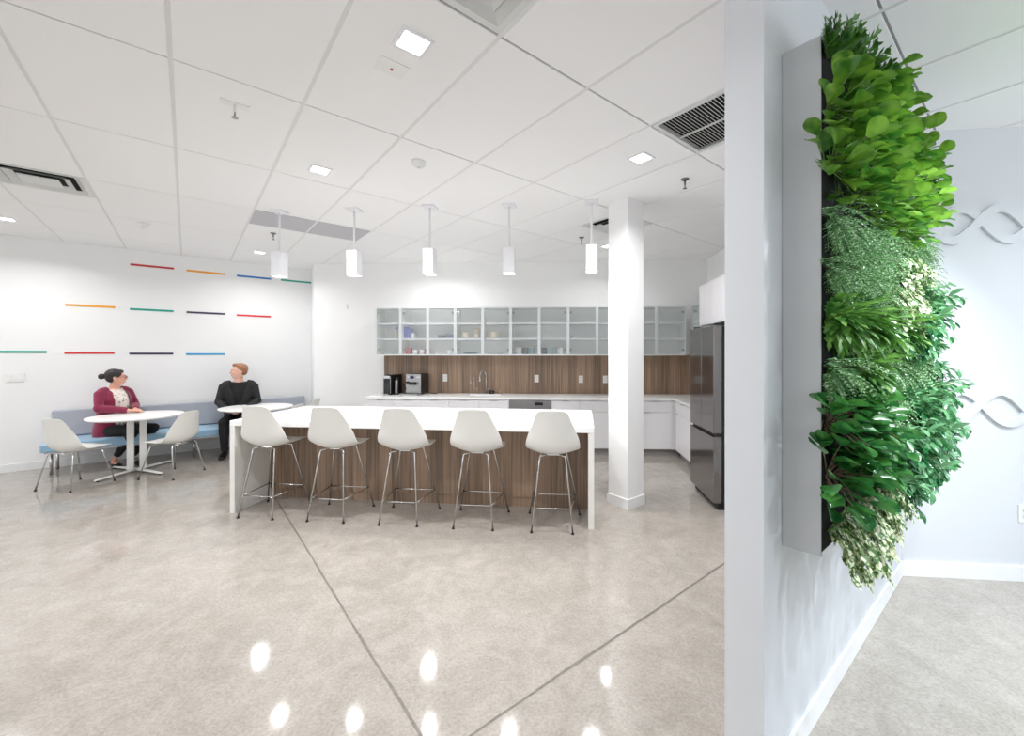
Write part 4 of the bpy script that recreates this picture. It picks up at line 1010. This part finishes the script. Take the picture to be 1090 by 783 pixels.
m = MB(); leg(m, 0, .004, .93); leg(m, 1, .004, .88); m.tube([V(0, -.03, .43), V(0, 0, .5), V(0, .01, .58)], [(.16, .12), (.185, .14), (.165, .125)], 20, side=(1, 0, 0)); child('trousers', fuse(m, 'trousers', M['trouser'], .009, 3), woman)
for i in (0, 1):
    a_ = Pw['an'][i]; fdir = Pw['fd'][i]; m = MB(); g_ = Vector((a_.x, a_.y, 0))
    m.tube([g_ + V(0, 0, .042) - fdir * .055, g_ + V(0, 0, .036) + fdir * .0, g_ + V(0, 0, .03) + fdir * .10, g_ + V(0, 0, .02) + fdir * .185, g_ + V(0, 0, .016) + fdir * .2], [(.028, .032), (.037, .034), (.042, .028), (.032, .019), (.015, .012)], 14, side=fdir.cross(V(0, 0, 1)))
    child('shoe', fuse(m, 'shoe', M['shoe'], .006, 2, keep=lambda c: True), woman)
m = MB(); he(m, (0, -.026, .042), (.084, .098, .084), 24); he(m, (0, -.05, .0), (.076, .066, .07), 20); he(m, (0, .03, .084), (.06, .045, .03)); he(m, (0, -.148, .02), (.036, .036, .04))
for s_ in (-1, 1): he(m, (s_ * .068, .022, .05), (.014, .04, .04))
child('hair_bun', fuse(m, 'hair_bun', M['hair_d'], .006, 3), woman)
m = MB()
for s_ in (-1, 1):
    pts = [HH(s_ * .033 + .023 * math.cos(q), .102, .003 + .016 * math.sin(q)) for q in [2 * math.pi * i / 14 for i in range(15)]]; m.tube(pts, .0022, 6)
    m.tube([HH(s_ * .056, .100, .008), HH(s_ * .077, .05, .006), HH(s_ * .08, -.01, .004)], .0022, 6)
m.tube([HH(-.010, .104, .006), HH(.010, .104, .006)], .0022, 6); child('glasses', m.mesh('glasses', M['specs']), woman)

# man
fw = Vector((.50, -.87, 0)).normalized(); base = Vector((-4.70, 6.56, 0)); rz = math.atan2(fw.y, fw.x) - math.pi / 2
inv = Matrix.Rotation(-rz, 4, 'Z') @ Matrix.Translation(-base)
L_ = lambda x, y, z: inv @ Vector((x, y, z))
Pm = dict(k=1.04, skin=M['skin_m'], hair=M['hair_l'], hip=V(0, 0, .51), waist=V(0, .01, .70), chest=V(0, .02, .93), neck=V(0, .02, 1.135), head=V(0, .035, 1.245), yaw=0,
          hw=.175, ww=.155, wd=.115, cw=.178, cd=.12, sw=.175, sh=[V(-.185, .01, 1.045), V(.185, .01, 1.045)], hj=[V(-.09, .02, .50), V(.09, .02, .50)])
yaw_dir = (Vector((-5.76, 5.7, 0)) - Vector((-4.72, 6.5, 0))).normalized(); Pm['yaw'] = (math.atan2(yaw_dir.y, yaw_dir.x) - math.pi / 2 - rz + math.pi) % (2 * math.pi) - math.pi
Pm['el'] = [V(-.245, .06, .785), V(.245, .06, .785)]; Pm['wr'] = [V(-.10, .27, .655), V(.12, .27, .655)]
Pm['hdir'] = [V(.75, .55, -.08), V(-.8, .5, -.08)]; Pm['hn'] = [V(0, .2, 1), V(0, .2, 1)]; Pm['hs'] = [1, -1]; Pm['curl'] = [.45, .45]
Pm['kn'] = [V(-.12, .44, .52), V(.14, .44, .52)]; Pm['an'] = [V(-.13, .43, .10), V(.13, .42, .10)]; Pm['fd'] = [V(-.1, 1, 0).normalized(), V(.1, 1, 0).normalized()]
man, torso, arm, leg, HH, he, HR = build_person('person', 'man in a black blazer and black tee, sitting on the bench behind the right table', base, rz, Pm)
m = MB(); torso(m, .004); arm(m, 0, .004); arm(m, 1, .004); child('t_shirt', fuse(m, 't_shirt', M['tee'], .009, 3, keep=lambda c: .5 < c.z < 1.135 and abs(c.x) < .175), man)
m = MB(); torso(m, .020); arm(m, 0, .014, .95); arm(m, 1, .014, .95); m.tube([V(0, 0, .44), V(0, 0, .52), V(0, .01, .7)], [(.20, .15), (.2, .15), (.178, .137)], 24, side=(1, 0, 0))
child('blazer', fuse(m, 'blazer', M['blazer'], .009, 3, keep=lambda c: .44 < c.z and not (c.z > 1.105 and abs(c.x) < .066) and not (c.y > .03 and abs(c.x + .0) < .012 + .115 * max(0, (c.z - .66)) / .45 and c.z > .62)), man)
for s_ in (-1, 1):
    m = MB(); m.add([V(s_ * .118, .098, 1.07), V(s_ * .018, .152, .70), V(s_ * .058, .150, .86), V(s_ * .128, .132, .95), V(s_ * .140, .112, 1.04)], [(0, 1, 2, 3, 4)]); o = m.build('lapel', M['blazer'], man)
    q = o.modifiers.new('s', 'SOLIDIFY'); q.thickness = .006
m = MB(); leg(m, 0, .006, 1.03); leg(m, 1, .006, 1.03); m.tube([V(0, -.03, .44), V(0, 0, .51), V(0, .01, .58)], [(.16, .12), (.18, .14), (.165, .12)], 20, side=(1, 0, 0)); child('trousers', fuse(m, 'trousers', M['trouser'], .009, 3), man)
for i in (0, 1):
    a_ = Pm['an'][i]; fdir = Pm['fd'][i]; m = MB(); g_ = Vector((a_.x, a_.y, 0))
    m.tube([g_ + V(0, 0, .06) - fdir * .06, g_ + V(0, 0, .06), g_ + V(0, 0, .04) + fdir * .10, g_ + V(0, 0, .026) + fdir * .19, g_ + V(0, 0, .02) + fdir * .21], [(.03, .04), (.042, .055), (.046, .036), (.038, .024), (.018, .014)], 14, side=fdir.cross(V(0, 0, 1)))
    child('shoe', fuse(m, 'shoe', M['shoe'], .007, 2), man)
m = MB(); he(m, (0, -.030, .046), (.079, .092, .080), 24); he(m, (0, .022, .098), (.056, .06, .028)); he(m, (0, .05, .098), (.045, .03, .022)); he(m, (0, -.058, .0), (.066, .054, .06))
child('short_hair', fuse(m, 'short_hair', M['hair_l'], .006, 3), man)
